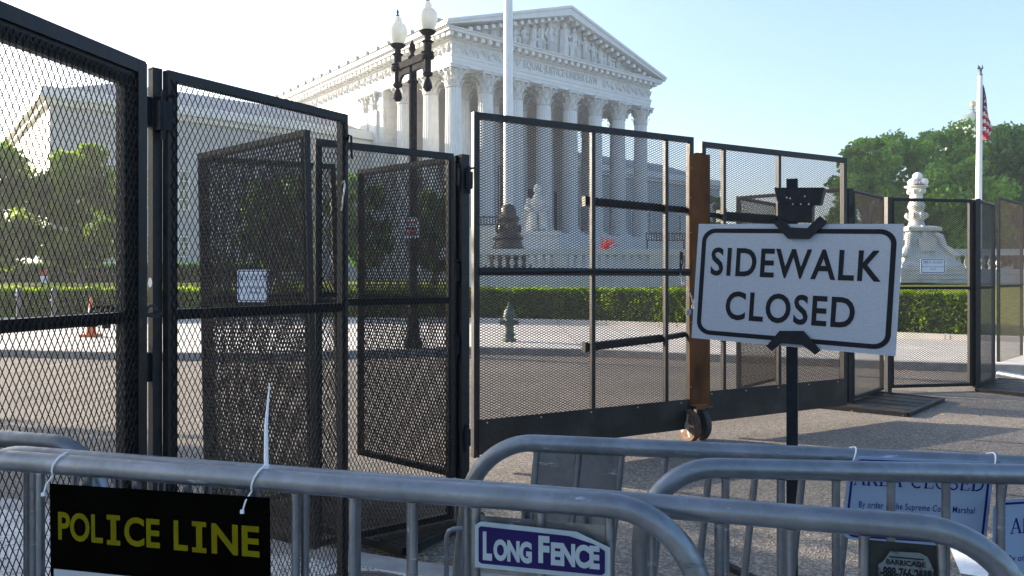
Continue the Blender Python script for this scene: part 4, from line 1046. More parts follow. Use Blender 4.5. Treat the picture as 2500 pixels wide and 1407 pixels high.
# base platform of expanded metal under the enclosure
bq = [(-.62,4.33),(-.20,4.95),(-1.30,5.80),(-1.95,5.28)]
base = empty('steel_platform', (bq[0][0],bq[0][1],0), 'flat expanded metal base platform under the corner enclosure','platform')
mb = MB()
for i in range(4):
    a, b = bq[i], bq[(i+1)%4]; mb.bar((a[0],a[1],.055),(b[0],b[1],.055),.05,.045)
m1 = ((Vector(bq[0])+Vector(bq[3]))/2); m2 = ((Vector(bq[1])+Vector(bq[2]))/2); mb.bar((m1.x,m1.y,.052),(m2.x,m2.y,.052),.05,.04)
mb.build('frame','black_metal',base)
ex_ = Vector((bq[3][0]-bq[0][0],bq[3][1]-bq[0][1],0)); ey_ = Vector((bq[1][0]-bq[0][0],bq[1][1]-bq[0][1],0)); We, He = ex_.length, ey_.length
Vx, Fx = expanded(He, We, tilt=20, sw=.006, st=.003); me = quadmesh('mesh_floor', Vx, Fx, 'black_mesh', parent=False)
xh, yh = ey_/He, ex_/We
inst('mesh_floor', me, base, mtx=frame_mtx(Vector((0,0,.078)), xh, Vector((0,0,1)), yh))
# notice on the leaning panel
def notice(parent_label, c, x, w, h, text=True, back=False, group=None):
    x = Vector(x).normalized(); y = Zv; n = x.cross(y); c = Vector(c)
    root = empty('notice_sign', c - x*w/2 - y*h/2, parent_label, 'sign', group)
    o = c - x*w/2 - y*h/2
    mb = MB(); mb.prism(rrect(w,h,.012), o, x, y, -n*.003); mb.build('panel','sign_white',root)
    mb = MB(); b_ = w*.03
    outer = [(b_*.9+px*(w-1.8*b_)/w, b_*.9+py*(h-1.8*b_)/h) for px,py in rrect(w,h,.015)]; inner = [(b_*1.6+px*(w-3.2*b_)/w, b_*1.6+py*(h-3.2*b_)/h) for px,py in rrect(w,h,.013)]
    ring_faces(mb, outer, inner, o, x, y, n*.0006); mb.build('border','navy',root)
    if text:
        mb = MB(); serif_geo(mb, 'AREA CLOSED', c + y*h*.18 + n*.0008, x, y, h*.16); mb.build('heading','navy',root)
        for k, ln in enumerate(('By order of the Supreme Court','Marshal')):
            text_on(ln,'small_print','navy',root, c - y*h*(.08+.16*k) + n*.0008, x, y, n, h*.13, align='CENTER')
    return root
xd = (p3R-p3L).normalized(); cN = P(630,698,F/410) 
cN = Vector((cN.x,cN.y,cN.z)) 
notice('small white notice with a navy border on the leaning mesh panel', cN + Vector((0,-.06,0)), xd*.35+Vector((.65,0,0)), .225, .19)
# equipment jumble on the mid rail of the first panel
q = P(250, 765, F/690); je = empty('cable_bundle', q, 'dark jumble of cable and hardware along the mid rail of the first fence panel','equipment')
mb = MB(); rnd = random.Random(3)
for k in range(7):
    c0 = q + Vector((-.075+.028*k, .09+.01*k, .0)); pts = [c0 + Vector((.022*math.cos(a)+.004*a, .02*math.sin(a*1.3), .018*math.sin(a)+rnd.uniform(-.004,.004))) for a in [i*.7 for i in range(9)]]
    mb.tube(pts,.006,6)
mb.tube([q+Vector((-.09,.08,-.012)),q+Vector((0,.1,.0)),q+Vector((.09,.13,-.005))],.011,6); mb.box(q+Vector((-.085,.08,-.04)),(.035,.02,.028)); mb.box(q+Vector((-.035,.09,-.045)),(.022,.02,.03))
mb.build('cables','rubber',je,smooth=True)
mb = MB(); 
for k in range(4): mb.box(q+Vector((-.08+.05*k,.08,-.012+.006*(k%2))),(.012,.006,.004))
mb.build('clips','steel_bright',je)

# ------------------------------------------------------------------ the wide gates
def gate(Lp, Rp, zt0, zt1, mull, label, zmid, skirt, bars, lintel=None, name='rolling_gate', mid_rail=True):
    """zt0/zt1: top z left/right"""
    L = Vector((Lp.x,Lp.y,0)); Rr = Vector((Rp.x,Rp.y,0)); W = (Rr-L).length; x = (Rr-L)/W; y = Vector((-x.y,x.x,0))
    root = empty(name, label=label, cat='gate', group='wide mesh gates', mtx=frame_mtx(L, x, y, (0,0,1))); bpy.context.view_layer.update()
    H = zt0; t = .055; zb = skirt[1]-.02
    mb = MB(); mb.box2((0,0,.10),(t,t,H)); mb.box2((W-t,0,.3),(W,t,H)); mb.box2((t,.001,H-t),(W-t,t-.001,H-.0005)); mb.build('frame','black_metal',root,local=True)
    for m_ in mull:
        mb = MB(); mb.box2((m_-.02,.004,.3),(m_+.02,.044,H-t)); mb.build('mullion','black_metal',root,local=True)
    if mid_rail:
        mb = MB(); mb.box2((t,-.012,zmid-.035),(W-.05,-.002+.02,zmid+.035)); mb.tube([(t,-.03,zmid-.01),(W*.5,-.032,zmid+.012),(W-.06,-.03,zmid+.008)],.013,8); mb.build('mid_rail','black_metal',root,local=True)
    for (x0,z0,x1,z1,hh) in bars:
        mb = MB(); mb.bar((x0,.10,z0),(x1,.10,z1),.05,hh); mb.box2((x0-.03,.07,z0-hh*.65),(x0,.13,z0+hh*.65)); mb.build('drop_bar','black_metal',root,local=True)
    mb = MB(); mb.box2((.04,-.012,skirt[0]),(W-.02,-.006,skirt[1])); sk = mb.build('skirt','skirt_black',root,local=True)
    mb = MB(); n = 5
    for k in range(n): mb.ball((.12+(W-.3)*k/(n-1),-.015,skirt[1]-.03),(.008,.005,.008),8,6)
    mb.build('rivets','steel_bright',sk,local=True)
    Vx, Fx = expanded(W-.03, H-zb-.02, rot=True, sw=.0066, st=.0034); me = quadmesh('mesh_screen', Vx, Fx, 'black_mesh', parent=False)
    inst('mesh_screen', me, root, (.015,-.003 if False else .048,zb))
    return root, W, x, y
g1L = dL(1157,285); g1R = dL(1694,241)
zt = 3.07
def gx(px, L, Rr):
    q = (px-1250)/F; dx = (Rr-L); return (q*L.y - L.x)/(dx.x - q*dx.y) * dx.length
g1m = [gx(1450,g1L,g1R), gx(1629,g1L,g1R)]
b1 = gx(1446,g1L,g1R); b2 = gx(1690,g1L,g1R); b3 = gx(1630,g1L,g1R)
G1, W1, x1, y1 = gate(g1L, g1R, zt, zt, g1m, 'wide mesh gate with a solid bottom skirt, left of the rusty steel plate', 1.70, (.125,.425), [(b1,2.37,b3,2.345,.075),(b3+.02,2.345,b2,2.34,.06),(b1,.99,b3,1.04,.075),(b3+.02,1.04,b2,1.07,.05)])
g2L = dL(1714,234.3); g2R = dL(2068,206)
g2m = [gx(1770,g2L,g2R), gx(1905,g2L,g2R)]
c1 = gx(1732,g2L,g2R); c2 = gx(1925,g2L,g2R)
G2, W2, x2, y2 = gate(g2L, g2R, zt, zt, g2m, 'second wide mesh gate leaf with a bottom skirt, behind the sidewalk closed sign', 1.70, (.14,.46), [(gx(1775,g2L,g2R),2.31,c2,2.30,.10),(c1,2.32,gx(1773,g2L,g2R),2.31,.05),(c1,1.02,c2,1.03,.06)], mid_rail=False)
# rusty plate post with its casters
c = dL(1706,241); root = empty('gate_post',(c.x,c.y,0),'broad rusty steel plate post on a double caster between the two gate leaves','gate post')
M = Matrix.Rotation(math.atan2(x1.y,x1.x)-R(16),3,'Z'); 
mb = MB(); wv = 53/241/math.cos(R(12)); mb.box((c.x,c.y-.03,1.63),(wv,.012,2.52),M); plate = mb.build('plate','rust_plate',root)
mb = MB(); mb.box((c.x,c.y+.03,1.66),(.09,.09,2.5),M); mb.build('upright','black_metal',root)
mb = MB()
for zz in (2.75,2.45,2.1,1.2,.55): mb.ball(Vector((c.x,c.y-.03,zz)) + M @ Vector((-wv/2+.015,-.008,0)),(.006,.004,.006),6,5)
mb.build('bolts','steel_bright',plate)
mb = MB(); mb.box((c.x-.01,c.y-.02,.365),(.17,.10,.012),M); mb.box((c.x+.0,c.y-.02,.34),(.10,.06,.04),M); mb.bar((c.x+.0,c.y-.05,.34),(c.x+.13,c.y-.03,.345),.012,.01)
mb.build('caster_bracket','rust_orange',root)
wd_ = Vector((.92,.40,0)).normalized()   # axle direction
wcs = [P(1682,1036,F/243), P(1708,1036,F/240)]
for k, wc in enumerate(wcs):
    wc.z = .163; Mw = Vector((0,0,1)).rotation_difference(wd_).to_matrix()
    we = MB(); we.lathe([(.10,-.03),(.155,-.032),(.163,-.02),(.163,.02),(.155,.032),(.10,.03)],wc,28,M=Mw)
    ty = we.build('wheel','rubber_rust' if k == 0 else 'rubber',root,smooth=True)
    we = MB(); we.lathe([(.03,-.034),(.09,-.018),(.118,-.022),(.125,-.034),(.125,.03),(.03,.03)],wc,24,M=Mw); we.lathe([(.035,-.045),(.035,.04)],wc,12,M=Mw)
    for a in range(5):
        an = a*2*math.pi/5; dv = Mw @ Vector((math.cos(an),math.sin(an),0)); nz = Mw @ Vector((0,0,1)); we.bar(wc+dv*.02-nz*.024, wc+dv*.118-nz*.026, .026,.012, up=nz)
    we.build('hub','wheel_hub' if k == 0 else 'rubber',ty,smooth=True)
mb = MB(); mb.bar(wcs[0]+Vector((-.02,-.005,0)), wcs[1]+Vector((.02,.0,0)),.02,.02); mb.bar((c.x,c.y-.02,.34),(c.x,c.y-.02,.163),.03,.05); mb.build('fork','black_metal',root)
# chain with padlock at the gate
q = P(1661,640,F/243); ch = empty('chain',q,'steel chain with a padlock hanging beside the rusty gate plate','chain')
mb = MB()
for k in range(16):
    zc_ = -.03*k; xc = .012*math.sin(k*1.1)+(.008*k if k > 8 else 0)
    mb.tube([q+Vector((xc+.010*math.cos(a)*(1 if k%2 else .4), -.05+.010*math.cos(a)*(0 if k%2 else 1), zc_+.019*math.sin(a))) for a in [2*math.pi*i/8 for i in range(9)]],.004,5,caps=False)
mb.build('links','steel_bright',ch,smooth=True)
mb = MB(); mb.box(q+Vector((.07,-.05,-.5)),(.05,.02,.05)); mb.build('padlock','sign_grey',ch)
mb = MB(); mb.bar(q+Vector((.0,-.045,.10)),q+Vector((-.006,-.045,-.12)),.02,.03); mb.build('latch_bar','black_metal',ch)

# far panels, height above ground about 2.8 there
def far(pxl, yl, pxr, yr, label, zt=2.8, zb=.06, mid=1.5, coarse=True, mesh='brown_mesh', rot=False, lw=.05, sw=.0065):
    sl = (HOR-yl)/(zt-EYE); sr = (HOR-yr)/(zt-EYE); L = dL(pxl,sl); Rr = dL(pxr,sr)
    W = (Rr-L).length
    Vx, Fx = expanded(W-.03, zt-zb-.03, rot=rot, swd=.026 if not rot else .028, lwd=.055, sw=sw, st=.003, tilt=45); me = quadmesh('mesh_screen',Vx,Fx,mesh,parent=False)
    return fence_panel(L, Rr, zt, label, zbot=zb, mid=mid, me=me, t=.045, group='far mesh fence panels'), L, Rr
far(1797,480,2058,459,'mesh panel behind the second gate leaf, its top rail rising to the right', mesh='black_mesh', sw=.0042)
far(1806,480,1902,498,'mesh panel behind the second gate leaf, its top rail falling to the right', mesh='black_mesh', sw=.0042)
_, fa, fb = far(2084,462,2158,480,'dark brown mesh panel standing over the steel base plate', rot=True)
_, fc, fd = far(2176,483,2374,487,'mesh fence panel carrying the white area closed notice, in front of the marble lamp', mesh='black_mesh', rot=True)
far(2392,487,2430,499,'steep edge on mesh panel just right of the flagpole', mesh='black_metal', rot=True)
far(2440,480,2498,496,'farthest mesh fence panel at the right edge of the photo', zt=3.1, rot=True, sw=.0045)
fpost(2073,188,2.80,'black post at the left end of the brown mesh panel',w=.07,rot=15,hinges=((2.5,.3),(.7,.3)))
fpost(2168,170,2.80,'pale edged post between the brown panel and the notice panel',w=.07,rot=15)
fpost(2382,166,2.80,'thick black post under the right flagpole',w=.09,rot=15)
fpost(2066,188,2.8,'brown post directly beside the second gate leaf',w=.06,rot=5)
cN = P(2278,650,10.72); notice('white area closed notice on the far mesh fence panel', cN, Vector((1,.15,0)), .395, .215)
def base_plate(pts, label, z=.04):
    c = [G(px,py,z) for px,py in pts]; root = empty('steel_platform',(c[0].x,c[0].y,0),label,'platform')
    mb = MB(); mb.prism([(q.x,q.y) for q in c],(0,0,z-.008),(1,0,0),(0,1,0),(0,0,.008)); mb.build('plate','skirt_black',root)
    mb = MB()
    for i in range(4): a, b = c[i], c[(i+1)%4]; mb.bar((a.x,a.y,z-.012),(b.x,b.y,z-.012),.05,.05)
    for t in (.2,.4,.6,.8):
        a = c[0].lerp(c[3],t); b = c[1].lerp(c[2],t); mb.bar((a.x,a.y,z+.002),(b.x,b.y,z+.002),.012,.006)
    mb.build('rim','black_metal',root)
base_plate([(1985,988),(2215,1010),(2302,974),(2150,958)],'black steel base plate under the brown mesh panel')
base_plate([(2385,950),(2560,968),(2560,932),(2435,925)],'black steel base plate at the right edge of the street')
mb = MB(); a = G(2440,905,.12); b = G(2560,925,.12); mb.tube([(a.x,a.y,.07),(b.x,b.y,.07)],.055,14); tagged(mb,'steel_pipe','galvanised','pale steel pipe lying on the road at the right edge','pipe',smooth=True)

#@@SIGN
# ------------------------------------------------------------------ SIDEWALK CLOSED sign on its stand
sLt, sRt = 463.0, 538.0
TL = Vector(((1707-1250)/sLt, F/sLt, EYE-(547-HOR)/sLt)); BL = Vector(((1687-1250)/sLt, F/sLt, EYE-(825-HOR)/sLt))
TR = Vector(((2210-1250)/sRt, F/sRt, EYE-(547-HOR)/sRt)); BRt = Vector(((2183-1250)/sRt, F/sRt, EYE-(870-HOR)/sRt))
sx_ = ((TR-TL)+(BRt-BL))/2; W = sx_.length; sx_.normalize(); sy_ = ((TL-BL)+(TR-BRt))/2; sy_ = (sy_ - sx_*sy_.dot(sx_)*.6); Hs = sy_.length; sy_.normalize()
sn_ = sx_.cross(sy_).normalized(); cS = (TL+TR+BL+BRt)/4; oS = cS - sx_*W/2 - sy_*Hs/2
sg = empty('road_sign', (cS.x,cS.y+.03,0), 'white road sign reading sidewalk closed, tilted on a black portable stand', 'sign')
mb = MB(); mb.prism([(0,0),(W,0),(W,Hs),(0,Hs)], oS, sx_, sy_, -sn_*.004); mb.build('panel','sign_sheet',sg)
def inset(w, h, e, r): return [(e+px*(w-2*e)/w, e+py*(h-2*e)/h) for px,py in rrect(w,h,r,8)]
mb = MB(); ring_faces(mb, inset(W,Hs,.024,.075), inset(W,Hs,.047,.056), oS, sx_, sy_, sn_*.001); mb.build('border','sign_black',sg)
def fit_text(body, cx, cy, wid, hei, bold, space=1.1):
    me = text_geo(body, 1.0, bold, 1.0, 'CENTER', space)
    xs = [v.co.x for v in me.vertices]; ys = [v.co.y for v in me.vertices]
    x0, x1_, y0, y1_ = min(xs), max(xs), min(ys), max(ys)
    for v in me.vertices:
        v.co.x = cx + ((v.co.x-x0)/(x1_-x0)-.5)*wid; v.co.y = cy + ((v.co.y-y0)/(y1_-y0)-.5)*hei
    return me
def put(me, name, m, parent, o, x, y, n):
    me.materials.append(MATS[m]); ob = bpy.data.objects.new(name, me); COL.objects.link(ob); ob.parent = parent
    me.transform(frame_mtx(Vector(o) - s_world(parent), x, y, n)); return ob
put(fit_text('SIDEWALK', W*.50, Hs*.675, W*.835, Hs*.245, .020), 'lettering','sign_black',sg, oS+sn_*.0016, sx_, sy_, sn_)
put(fit_text('CLOSED', W*.495, Hs*.305, W*.635, Hs*.245, .020), 'lettering','sign_black',sg, oS+sn_*.0016, sx_, sy_, sn_)
def SP(px, py, off=0.0):
    """point of the sign plane seen at photo pixel"""
    d_ = Vector(((px-1250)/F, 1, -(py-HOR)/F)); o_ = Vector((0,0,EYE)); t = (oS + sn_*off - o_).dot(sn_)/d_.dot(sn_); return o_ + d_*t
def plate_px(mb, pts, off0, off1):
    a = [SP(*p, off0) for p in pts]; n = len(a); b = [q + sn_*(off1-off0) for q in a]
    mb.add(a+b, [tuple(range(n)), tuple(range(2*n-1,n-1,-1))] + [(i,n+i,n+(i+1)%n,(i+1)%n) for i in range(n)])
mb = MB(); plate_px(mb, [(1897,462),(2018,462),(2008,503),(1905,497)], -.05, .004); mb.build('bracket_cap','bracket_black',sg)
mb = MB(); plate_px(mb, [(1905,498),(1990,503),(1988,545),(1906,543)], -.05, .002); mb.build('bracket_box','bracket_black',sg)
mb = MB(); plate_px(mb, [(1889,545),(1910,533),(1930,556),(1972,558),(2003,528),(2021,543),(1976,584),(1924,583)], .003, .016); mb.build('clamp','bracket_black',sg)
mb = MB(); plate_px(mb, [(1873,845),(1905,808),(1962,808),(2004,856),(1992,866),(1960,842),(1908,838),(1886,858)], .003, .018); mb.build('clamp','bracket_black',sg)
pc = SP(1936, 700, -.03); pt = EYE-(437-HOR)*pc.y/F
mb = MB(); Mp = Matrix.Rotation(R(-24),3,'Z'); mb.box((pc.x,pc.y+.01,pt/2+.03),(.052,.038,pt-.06),Mp); mb.build('post','bracket_black',sg)
for k in range(4):
    a = R(20+90*k); mb = MB(); mb.bar((pc.x,pc.y,.06),(pc.x+.55*math.cos(a),pc.y+.55*math.sin(a),.03),.04,.03); mb.build('leg','bracket_black',sg)
mb = MB()
for (px,py) in ((1921,483),(1929,485),(1965,480),(1936,499),(1955,499),(1975,499)): mb.ball(SP(px,py,.006),(.005,.005,.005),6,5)
mb.build('screws','steel_bright',sg)

#@@BARRICADES
# ------------------------------------------------------------------ crowd-control barricades
TR_ = .024; RB = .176
def barricade(L0, dirv, t_left, t_right, bal, label, zt=1.2, slope=0.0, lean=0.0, bendL=True, bendR=True, tw=.0095, plates=(), tb=.016, pmat='galv_plate'):
    """L0: point (x, y) where t = 0, dirv: unit direction; t_left/t_right: outer vertical tube centres; slope: z change per metre; lean: x shift of the top per metre of height"""
    L0 = Vector((L0[0],L0[1],0)); D = Vector((dirv[0],dirv[1],0)).normalized()
    def pt(t, z):
        h = z; return L0 + D*(t - (zt - h)*lean) + Zv*(h + slope*(t if t > 0 else t))
    b = pt((t_left+t_right)/2, 0); root = empty('crowd_barrier', (b.x,b.y,0), label, 'barricade', 'galvanised crowd control barricades')
    pts = [pt(t_left,.30)]; 
    for i in range(13): a = R(180 - 90*i/12); pts.append(pt(t_left+RB+RB*math.cos(a), zt-RB+RB*math.sin(a)))
    n = 14
    for i in range(1,n): pts.append(pt(t_left+RB+(t_right-t_left-2*RB)*i/n, zt))
    for i in range(13): a = R(90 - 90*i/12); pts.append(pt(t_right-RB+RB*math.cos(a), zt-RB+RB*math.sin(a)))
    pts.append(pt(t_right,.30))
    mb = MB(); mb.tube(pts, TR_, 20); mb.build('top_tube','galvanised',root,smooth=True)
    mb = MB(); mb.tube([pt(t_left,.30),pt(t_right,.30)],TR_*.8,12); mb.build('bottom_rail','galvanised',root,smooth=True)
    for t in bal:
        if t <= t_left+.03 or t >= t_right-.03: continue
        dz = 0
        if t < t_left+RB: dz = RB - math.sqrt(max(0,RB*RB-(t_left+RB-t)**2))
        if t > t_right-RB: dz = RB - math.sqrt(max(0,RB*RB-(t-t_right+RB)**2))
        mb = MB(); mb.tube([pt(t,.30),pt(t,zt-dz-.012)],tw,12)
        mb.ball(pt(t,zt-dz-TR_*.98),(tw*1.35,tw*1.35,.004),10,5); mb.build('upright','galvanised',root,smooth=True)
    for tf in (t_left+.25, t_right-.25):
        q = pt(tf,.30); nn = Vector((-D.y,D.x,0)); mb = MB(); mb.tube([q-nn*.28+Zv*(-q.z+.02), q-nn*.24+Zv*(-q.z+.06), q+Zv*(-.02), q+nn*.24+Zv*(-q.z+.06), q+nn*.28+Zv*(-q.z+.02)],.015,8); mb.build('foot','galvanised',root,smooth=True)
    for (ta, tb_, za, zb_) in plates:
        mb = MB(); nn = Vector((-D.y,D.x,0)); a = pt(ta,za); c_ = pt(tb_,za); d_ = pt(tb_,zb_); e_ = pt(ta,zb_)
        mb.add([a-nn*.001,c_-nn*.001,d_-nn*.001,e_-nn*.001,a+nn*.001,c_+nn*.001,d_+nn*.001,e_+nn*.001],[(0,1,2,3),(7,6,5,4),(0,4,5,1),(1,5,6,2),(2,6,7,3),(3,7,4,0)]); mb.build('end_plate',pmat,root)
    root['_'] = 0; del root['_']
    return root, pt, D, Vector((D.y,-D.x,0))     # last: normal towards the camera
def series(phase, step, lo, hi):
    out = []; t = phase
    while t > lo: t -= step
    t += step
    while t < hi: out.append(t); t += step
    return out
B1, pt1, D1, N1 = barricade((-1.241,1.807),(.9695,-.245), -.62, 1.647, [t for t in series(1.2047,.1355,-.6,1.5)], 'nearest grey barricade carrying the blue plate and the black police sign', zt=1.20, plates=((1.2047,1.4757,1.045,1.160),))
B2, pt2, D2, N2 = barricade((-1.347,1.96),(.964,-.266), -.10, 2.356, series(2.217,.1315,-.05,2.25), 'second nearest grey barricade, with a shade darkened phone number plate at its right end', zt=1.18, plates=((2.0855,2.217,.70,1.148),), pmat='plate_shaded')
B3, pt3, D3, N3 = barricade((.092,2.09),(.9795,-.2016), -.206, 2.1, series(-.02,.118,-.03,2.0), 'farthest long barricade with sheet metal end panels, carrying the area closed sign', zt=1.177, lean=.10, plates=((-.012,.092,.88,1.16),(.104,.216,.88,1.16)))
B4, pt4, D4, N4 = barricade((.503,1.767),(.72,.013), -.196, 2.0, series(.003,.132,-.02,1.9), 'middle grey barricade starting under the sidewalk closed sign and leaving at the right', zt=1.19, slope=-.025)
B5, pt5, D5, N5 = barricade((-1.469,2.139),(.96,-.28), -2.0, .366, series(.1,.13,-1.9,.2), 'rear barricade whose rounded end shows at the left edge of the photo', zt=1.18)
# hook tube at the left end of the farthest long barricade
mb = MB(); q = G(1103,1404,.6); d_ = 2.0; c = P(1103,1310,d_)
mb.tube([c+Vector((-.014,0,-.22)),c+Vector((-.014,0,0)),c+Vector((-.008,0,.014)),c+Vector((.004,0,.020)),c+Vector((.03,0,.02)),c+Vector((.075,.02,.02))],.0065,10)
o = mb.build('hook','galvanised',B3,smooth=True)
# blue fence company plate on B1
lo = pt1(1.212,.0); W_ = .268
def B1P(t, z, off): return pt1(t, z) + N1*off
pl = empty('company_plate', B1P(1.208,.95,.02), 'dark blue plate with pale bold capitals on the nearest barricade', 'sign')
# corners measured in the photo
q0 = B1P(1.209,0,.022); ux = D1; 
mb = MB(); hh = .155; zt_ = 1.145 ; 
YS = .634
cut = [(0,0),(.262,0),(.270,.012),(.270,.098),(.205,.138),(.012,.145),(0,.132)]
def on1(x, z): return q0 + ux*x + Zv*z
z0p = 1.063; cut = [(x, y*YS) for x, y in cut]
mb.prism([(x,y) for x,y in cut], q0+Zv*z0p, ux, Zv, -N1*.002); mb.build('backing','letter_silver',pl)
mb = MB(); cut2 = [(.008,.020),(.014,.014),(.254,.014),(.260,.022),(.260,.088),(.238,.106),(.19,.124),(.012,.131),(.008,.125)]; cut2 = [(x, y*YS) for x, y in cut2]
mb.add([q0+Zv*(z0p+y)+ux*x+N1*.0008 for x,y in cut2],[tuple(range(len(cut2)))]); mb.build('blue_field','purple_blue',pl)
def ltr(body, x0, x1_, y0, y1_, bold):
    y0 *= YS; y1_ *= YS; me = fit_text(body, (x0+x1_)/2, (y0+y1_)/2, x1_-x0, y1_-y0, bold, .95); put(me,'lettering','letter_silver',pl,q0+Zv*z0p+N1*.0016,ux,Zv,N1)
ltr('L', .017, .036, .026, .116, .052); ltr('ONG', .039, .117, .028, .096, .052); ltr('F', .130, .152, .034, .118, .052); ltr('ENCE', .155, .250, .030, .102, .052)
# police sign
a = pt1(.178,1.162)+N1*.030; b = pt1(.752,1.170)+N1*.030
px_ = (b-a).normalized(); Wp = (b-a).length; py_ = (Zv - px_*Zv.dot(px_)).normalized(); pn_ = px_.cross(py_)
po = a - py_*.60; po0 = a
ps = empty('police_sign', po, 'black and grey police line sign with yellow capitals tied to the nearest barricade', 'sign')
mb = MB(); mb.prism([(0,.408),(Wp,.408),(Wp,.60),(0,.60)], po, px_, py_, -pn_*.003); mb.build('upper_panel','sign_dark',ps)
mb = MB(); mb.prism([(0.0,0),(Wp,0),(Wp,.407),(0.0,.407)], po, px_, py_, -pn_*.003); mb.build('lower_panel','sign_dark',ps)
mb = MB(); mb.add([po+px_*x+py_*y+pn_*.0008 for x,y in ((.010,.01),(Wp-.010,.01),(Wp-.010,.404),(.010,.404))],[(0,1,2,3)]); mb.build('grey_field','sign_grey',ps)
def ptx(body, x0, x1_): return fit_text(body,(x0+x1_)/2,.505,x1_-x0,.066,.026,1.0)
put(ptx('POL', .024, .148),'lettering','sign_yellow',ps,po+pn_*.0012,px_,py_,pn_)
put(ptx('CE', .206, .300),'lettering','sign_yellow',ps,po+pn_*.0012,px_,py_,pn_)
put(ptx('L', .336, .372),'lettering','sign_yellow',ps,po+pn_*.0012,px_,py_,pn_)
put(ptx('NE', .432, .550),'lettering','sign_yellow',ps,po+pn_*.0012,px_,py_,pn_)
mb = MB()
for cx in (.177, .401):
    for (x0,x1_,y0,y1_) in ((cx-.0075,cx+.0075,.471,.539),(cx-.018,cx-.0076,.471,.482),(cx+.0076,cx+.018,.471,.482),(cx-.018,cx-.0076,.528,.539),(cx+.0076,cx+.018,.528,.539)):
        mb.add([po+px_*x+py_*y+pn_*.0013 for x,y in ((x0,y0),(x1_,y0),(x1_,y1_),(x0,y1_))],[(0,1,2,3)])
mb.build('lettering','sign_yellow',ps)
# zip ties
def ziptie(c, D, r, label, tail=None, hang=.05, head=True, w=.0019, group='white cable ties on the barricades'):
    root = empty('cable_tie', c, label, 'cable tie', group)
    n = Vector((D.y,-D.x,0)); mb = MB()
    pts = [c + n*(r*math.cos(a)) + Zv*(r*math.sin(a)) + D*(.010*math.sin(a)) for a in [R(100-15*k) for k in range(0, 11)]] 
    pts += [c + n*(r*.9+.006) - Zv*(r + hang*k/3) - D*(.010 + .004*k) for k in range(1,4)]
    pts = [c - n*(r) - Zv*r*.5] + [c + n*(r*math.cos(a)) + Zv*(r*math.sin(a)) for a in (R(150),R(125))] + pts
    mb.tube(pts, w, 8); mb.build('strap','zip_white',root,smooth=True)
    if head: mb = MB(); mb.box(pts[-1], (.008,.006,.008)); mb.build('head','zip_white',root)
    if tail:
        mb = MB(); p0_, p1_ = tail; mb.tube([p0_, p0_.lerp(p1_,.5)+Vector((-.004,0,0)), p1_],[.0052,.0040,.0012],6); mb.box(p0_,(.012,.010,.012)); mb.build('tail','zip_white',root,smooth=True)
    return root
def t1(px): q = (px-1250)/F; return (1.241+1.807*q)/(.9695+.245*q)
def t3(px): q = (px-1250)/F; return (2.09*q-.092)/(.9795+.2016*q)
ziptie(pt1(t1(152),1.2), D1, TR_+.004, 'white cable tie holding the left corner of the police sign', hang=.035)
cz = pt1(t1(634),1.2); dz = cz.y
ziptie(cz, D1, TR_+.004, 'white cable tie with a long upright tail, holding the right corner of the police sign', tail=(P(650,1142,dz), P(658,936,dz)), hang=.035)
ziptie(pt3(t3(2078),1.177), D3, TR_+.003, 'white cable tie on the left corner of the area closed sign', hang=.01, head=False)
ziptie(pt3(t3(2415),1.177), D3, TR_+.003, 'white cable tie on the right corner of the area closed sign', hang=.01, head=False)
# AREA CLOSED sign hung on B3
def area_sign(o, x, y, w, h, label, lines, group=None, pm='area_panel_shade', serif_h=.040, ty=.76, ly=.58):
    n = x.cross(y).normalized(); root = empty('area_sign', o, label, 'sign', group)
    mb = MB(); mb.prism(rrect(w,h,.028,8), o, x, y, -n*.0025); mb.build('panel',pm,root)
    mb = MB(); ring_faces(mb, inset(w,h,.007,.026), inset(w,h,.0125,.024), o, x, y, n*.0007); mb.build('border','navy',root)
    mb = MB(); serif_geo(mb, 'AREA CLOSED', o + x*w/2 + y*h*ty + n*.0009, x, y, serif_h); mb.build('heading','navy',root)
    for k, ln in enumerate(lines):
        me = fit_text(ln, 0, 0, w*(.80 if len(ln) > 12 else .25), .0215, .008); put(me,'small_print','navy',root,o + x*w/2 + y*(h*ly-.052*k) + n*.0009, x, y, n)
    mb = MB()
    for (sx2, sy2) in ((.022,.022),(w-.022,.022),(w-.022,h-.022),(.022,h-.022)): mb.ball(o+x*sx2+y*sy2+n*.002,(.0055,.0055,.0055),8,6)
    mb.build('screws','steel_bright',root)
    return root
ta, tb2 = t3(2068), t3(2416)
zlo = .965; zhi = 1.187
o3 = pt3(ta, zhi)+N3*.028; xx = D3; yv = (Zv + D3*.10).normalized(); hh = .215
oo = o3 - yv*hh
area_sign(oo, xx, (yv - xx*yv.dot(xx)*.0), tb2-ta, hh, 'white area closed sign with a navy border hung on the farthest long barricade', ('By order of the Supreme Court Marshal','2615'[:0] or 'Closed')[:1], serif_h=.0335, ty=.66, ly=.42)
cc = P(2425,1222,1.80); area_sign(cc - Zv*.26, Vector((.985,.17,0)).normalized(), Zv, .42, .26, 'white area closed sign cut by the right edge of the photo', ('By order of the Supreme Court Marshal',), serif_h=.036, ty=.68, ly=.44)
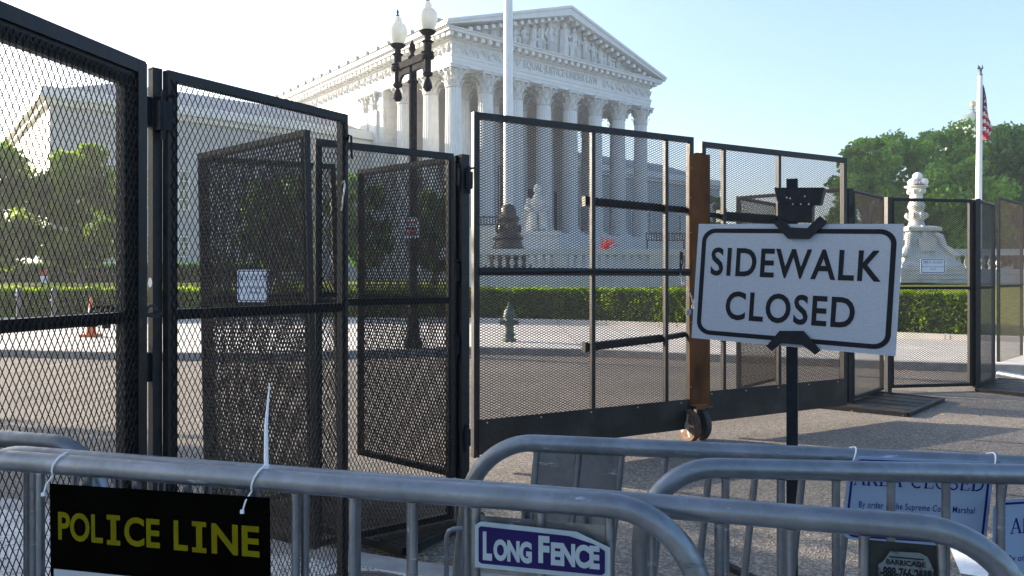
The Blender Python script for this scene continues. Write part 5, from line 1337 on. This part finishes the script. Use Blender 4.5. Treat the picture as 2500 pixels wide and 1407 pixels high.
# phone number sticker on the end plate of B2
st_ = empty('phone_sticker', pt2(2.155,1.09)+N2*.012, 'worn pale sticker with a phone number on the shade darkened barricade end plate', 'sticker')
so = pt2(2.108,.0)+N2*.013; zs = 1.068
cs_ = [(0,0),(.092,0),(.092,.040),(.082,.062),(.070,.068),(.020,.066),(.008,.046),(0,.040)]
mb = MB(); mb.prism(cs_, so+Zv*(zs), D2, Zv, -N2*.001); mb.build('backing','sticker_white',st_)
put(fit_text('-888-766-2615', .046, .028, .086, .020, .035, .95),'phone_number','sign_black',st_, so+Zv*zs+N2*.0008, D2, Zv, N2)
put(fit_text('BARRICADE', .046, .047, .066, .010, .03, 1.0),'lettering','sign_black',st_, so+Zv*zs+N2*.0008, D2, Zv, N2)
mb = MB(); mb.bar(so+Zv*(zs+.0565)+D2*.018+N2*.0009, so+Zv*(zs+.0565)+D2*.076+N2*.0009,.0008,.0022); mb.build('rule','sign_black',st_)

# manhole, fallen leaves
c = (-.80,3.72); mh = empty('manhole_cover',(c[0],c[1],.03),'rusty iron manhole cover in the near pavement, only its rim in view','manhole')
mb = MB(); mb.lathe([(.36,.031),(.36,.040),(.33,.040),(.33,.036),(.0,.036)],(c[0],c[1],0),40)
for k in range(9):
    for j in range(9):
        x, y = -.28+.07*k, -.28+.07*j
        if x*x+y*y < .09: mb.box((c[0]+x,c[1]+y,.039),(.035,.035,.008))
mb.build('lid','manhole_iron',mh)
L_ = []
for _ in range(1500):
    t = rng.uniform(-10,14); 
    k_ = rng.integers(0,3)
    if k_ < 2:
        i = rng.integers(3,len(kerb)-3); a = Vector(kerb[i]); b = Vector(kerb[i+1]); q = a.lerp(b, rng.uniform()); L_.append((q.x + rng.normal(0,.1), q.y - abs(rng.normal(0,.25)) - .02, .012))
    else:
        v = along(rng.uniform(-1.5,3.2), -abs(rng.normal(.1,.12))); L_.append((v[0], v[1], .012))
for _ in range(90): L_.append((rng.uniform(-1,7), rng.uniform(5,13), .010))
for _ in range(40): L_.append((rng.uniform(4,6.5), rng.uniform(8.5,11), .055))
Vv, Fv = leaf_quads(np.array(L_), .028, up=.9); Vv[:,2] = np.clip(Vv[:,2]*.3+.008, .006, .07)
o = quadmesh('fallen_leaves', Vv, Fv, 'dry_leaf'); o['kind'] = 'stuff'; o['label'] = 'scattered dry brown leaves along the kerbs and on the road'; o['category'] = 'leaves'

# ------------------------------------------------------------------ morning haze
hm = bpy.data.materials.new('haze_air'); hm.use_nodes = True
HN = hm.node_tree.nodes; HL = hm.node_tree.links
HN.remove(HN['Principled BSDF'])
pv = HN.new('ShaderNodeVolumePrincipled'); pv.inputs['Color'].default_value = (.86,.91,.97,1); pv.inputs['Density'].default_value = .0010; pv.inputs['Anisotropy'].default_value = .45
HL.new(pv.outputs[0], HN['Material Output'].inputs['Volume']); MATS['haze_air'] = hm
mb = MB(); mb.box2((-580,-140,-1.1),(580,580,70)); o = mb.build('haze','haze_air'); o['kind'] = 'stuff'; o['label'] = 'thin pale morning haze over the whole street and court grounds'; o['category'] = 'haze'
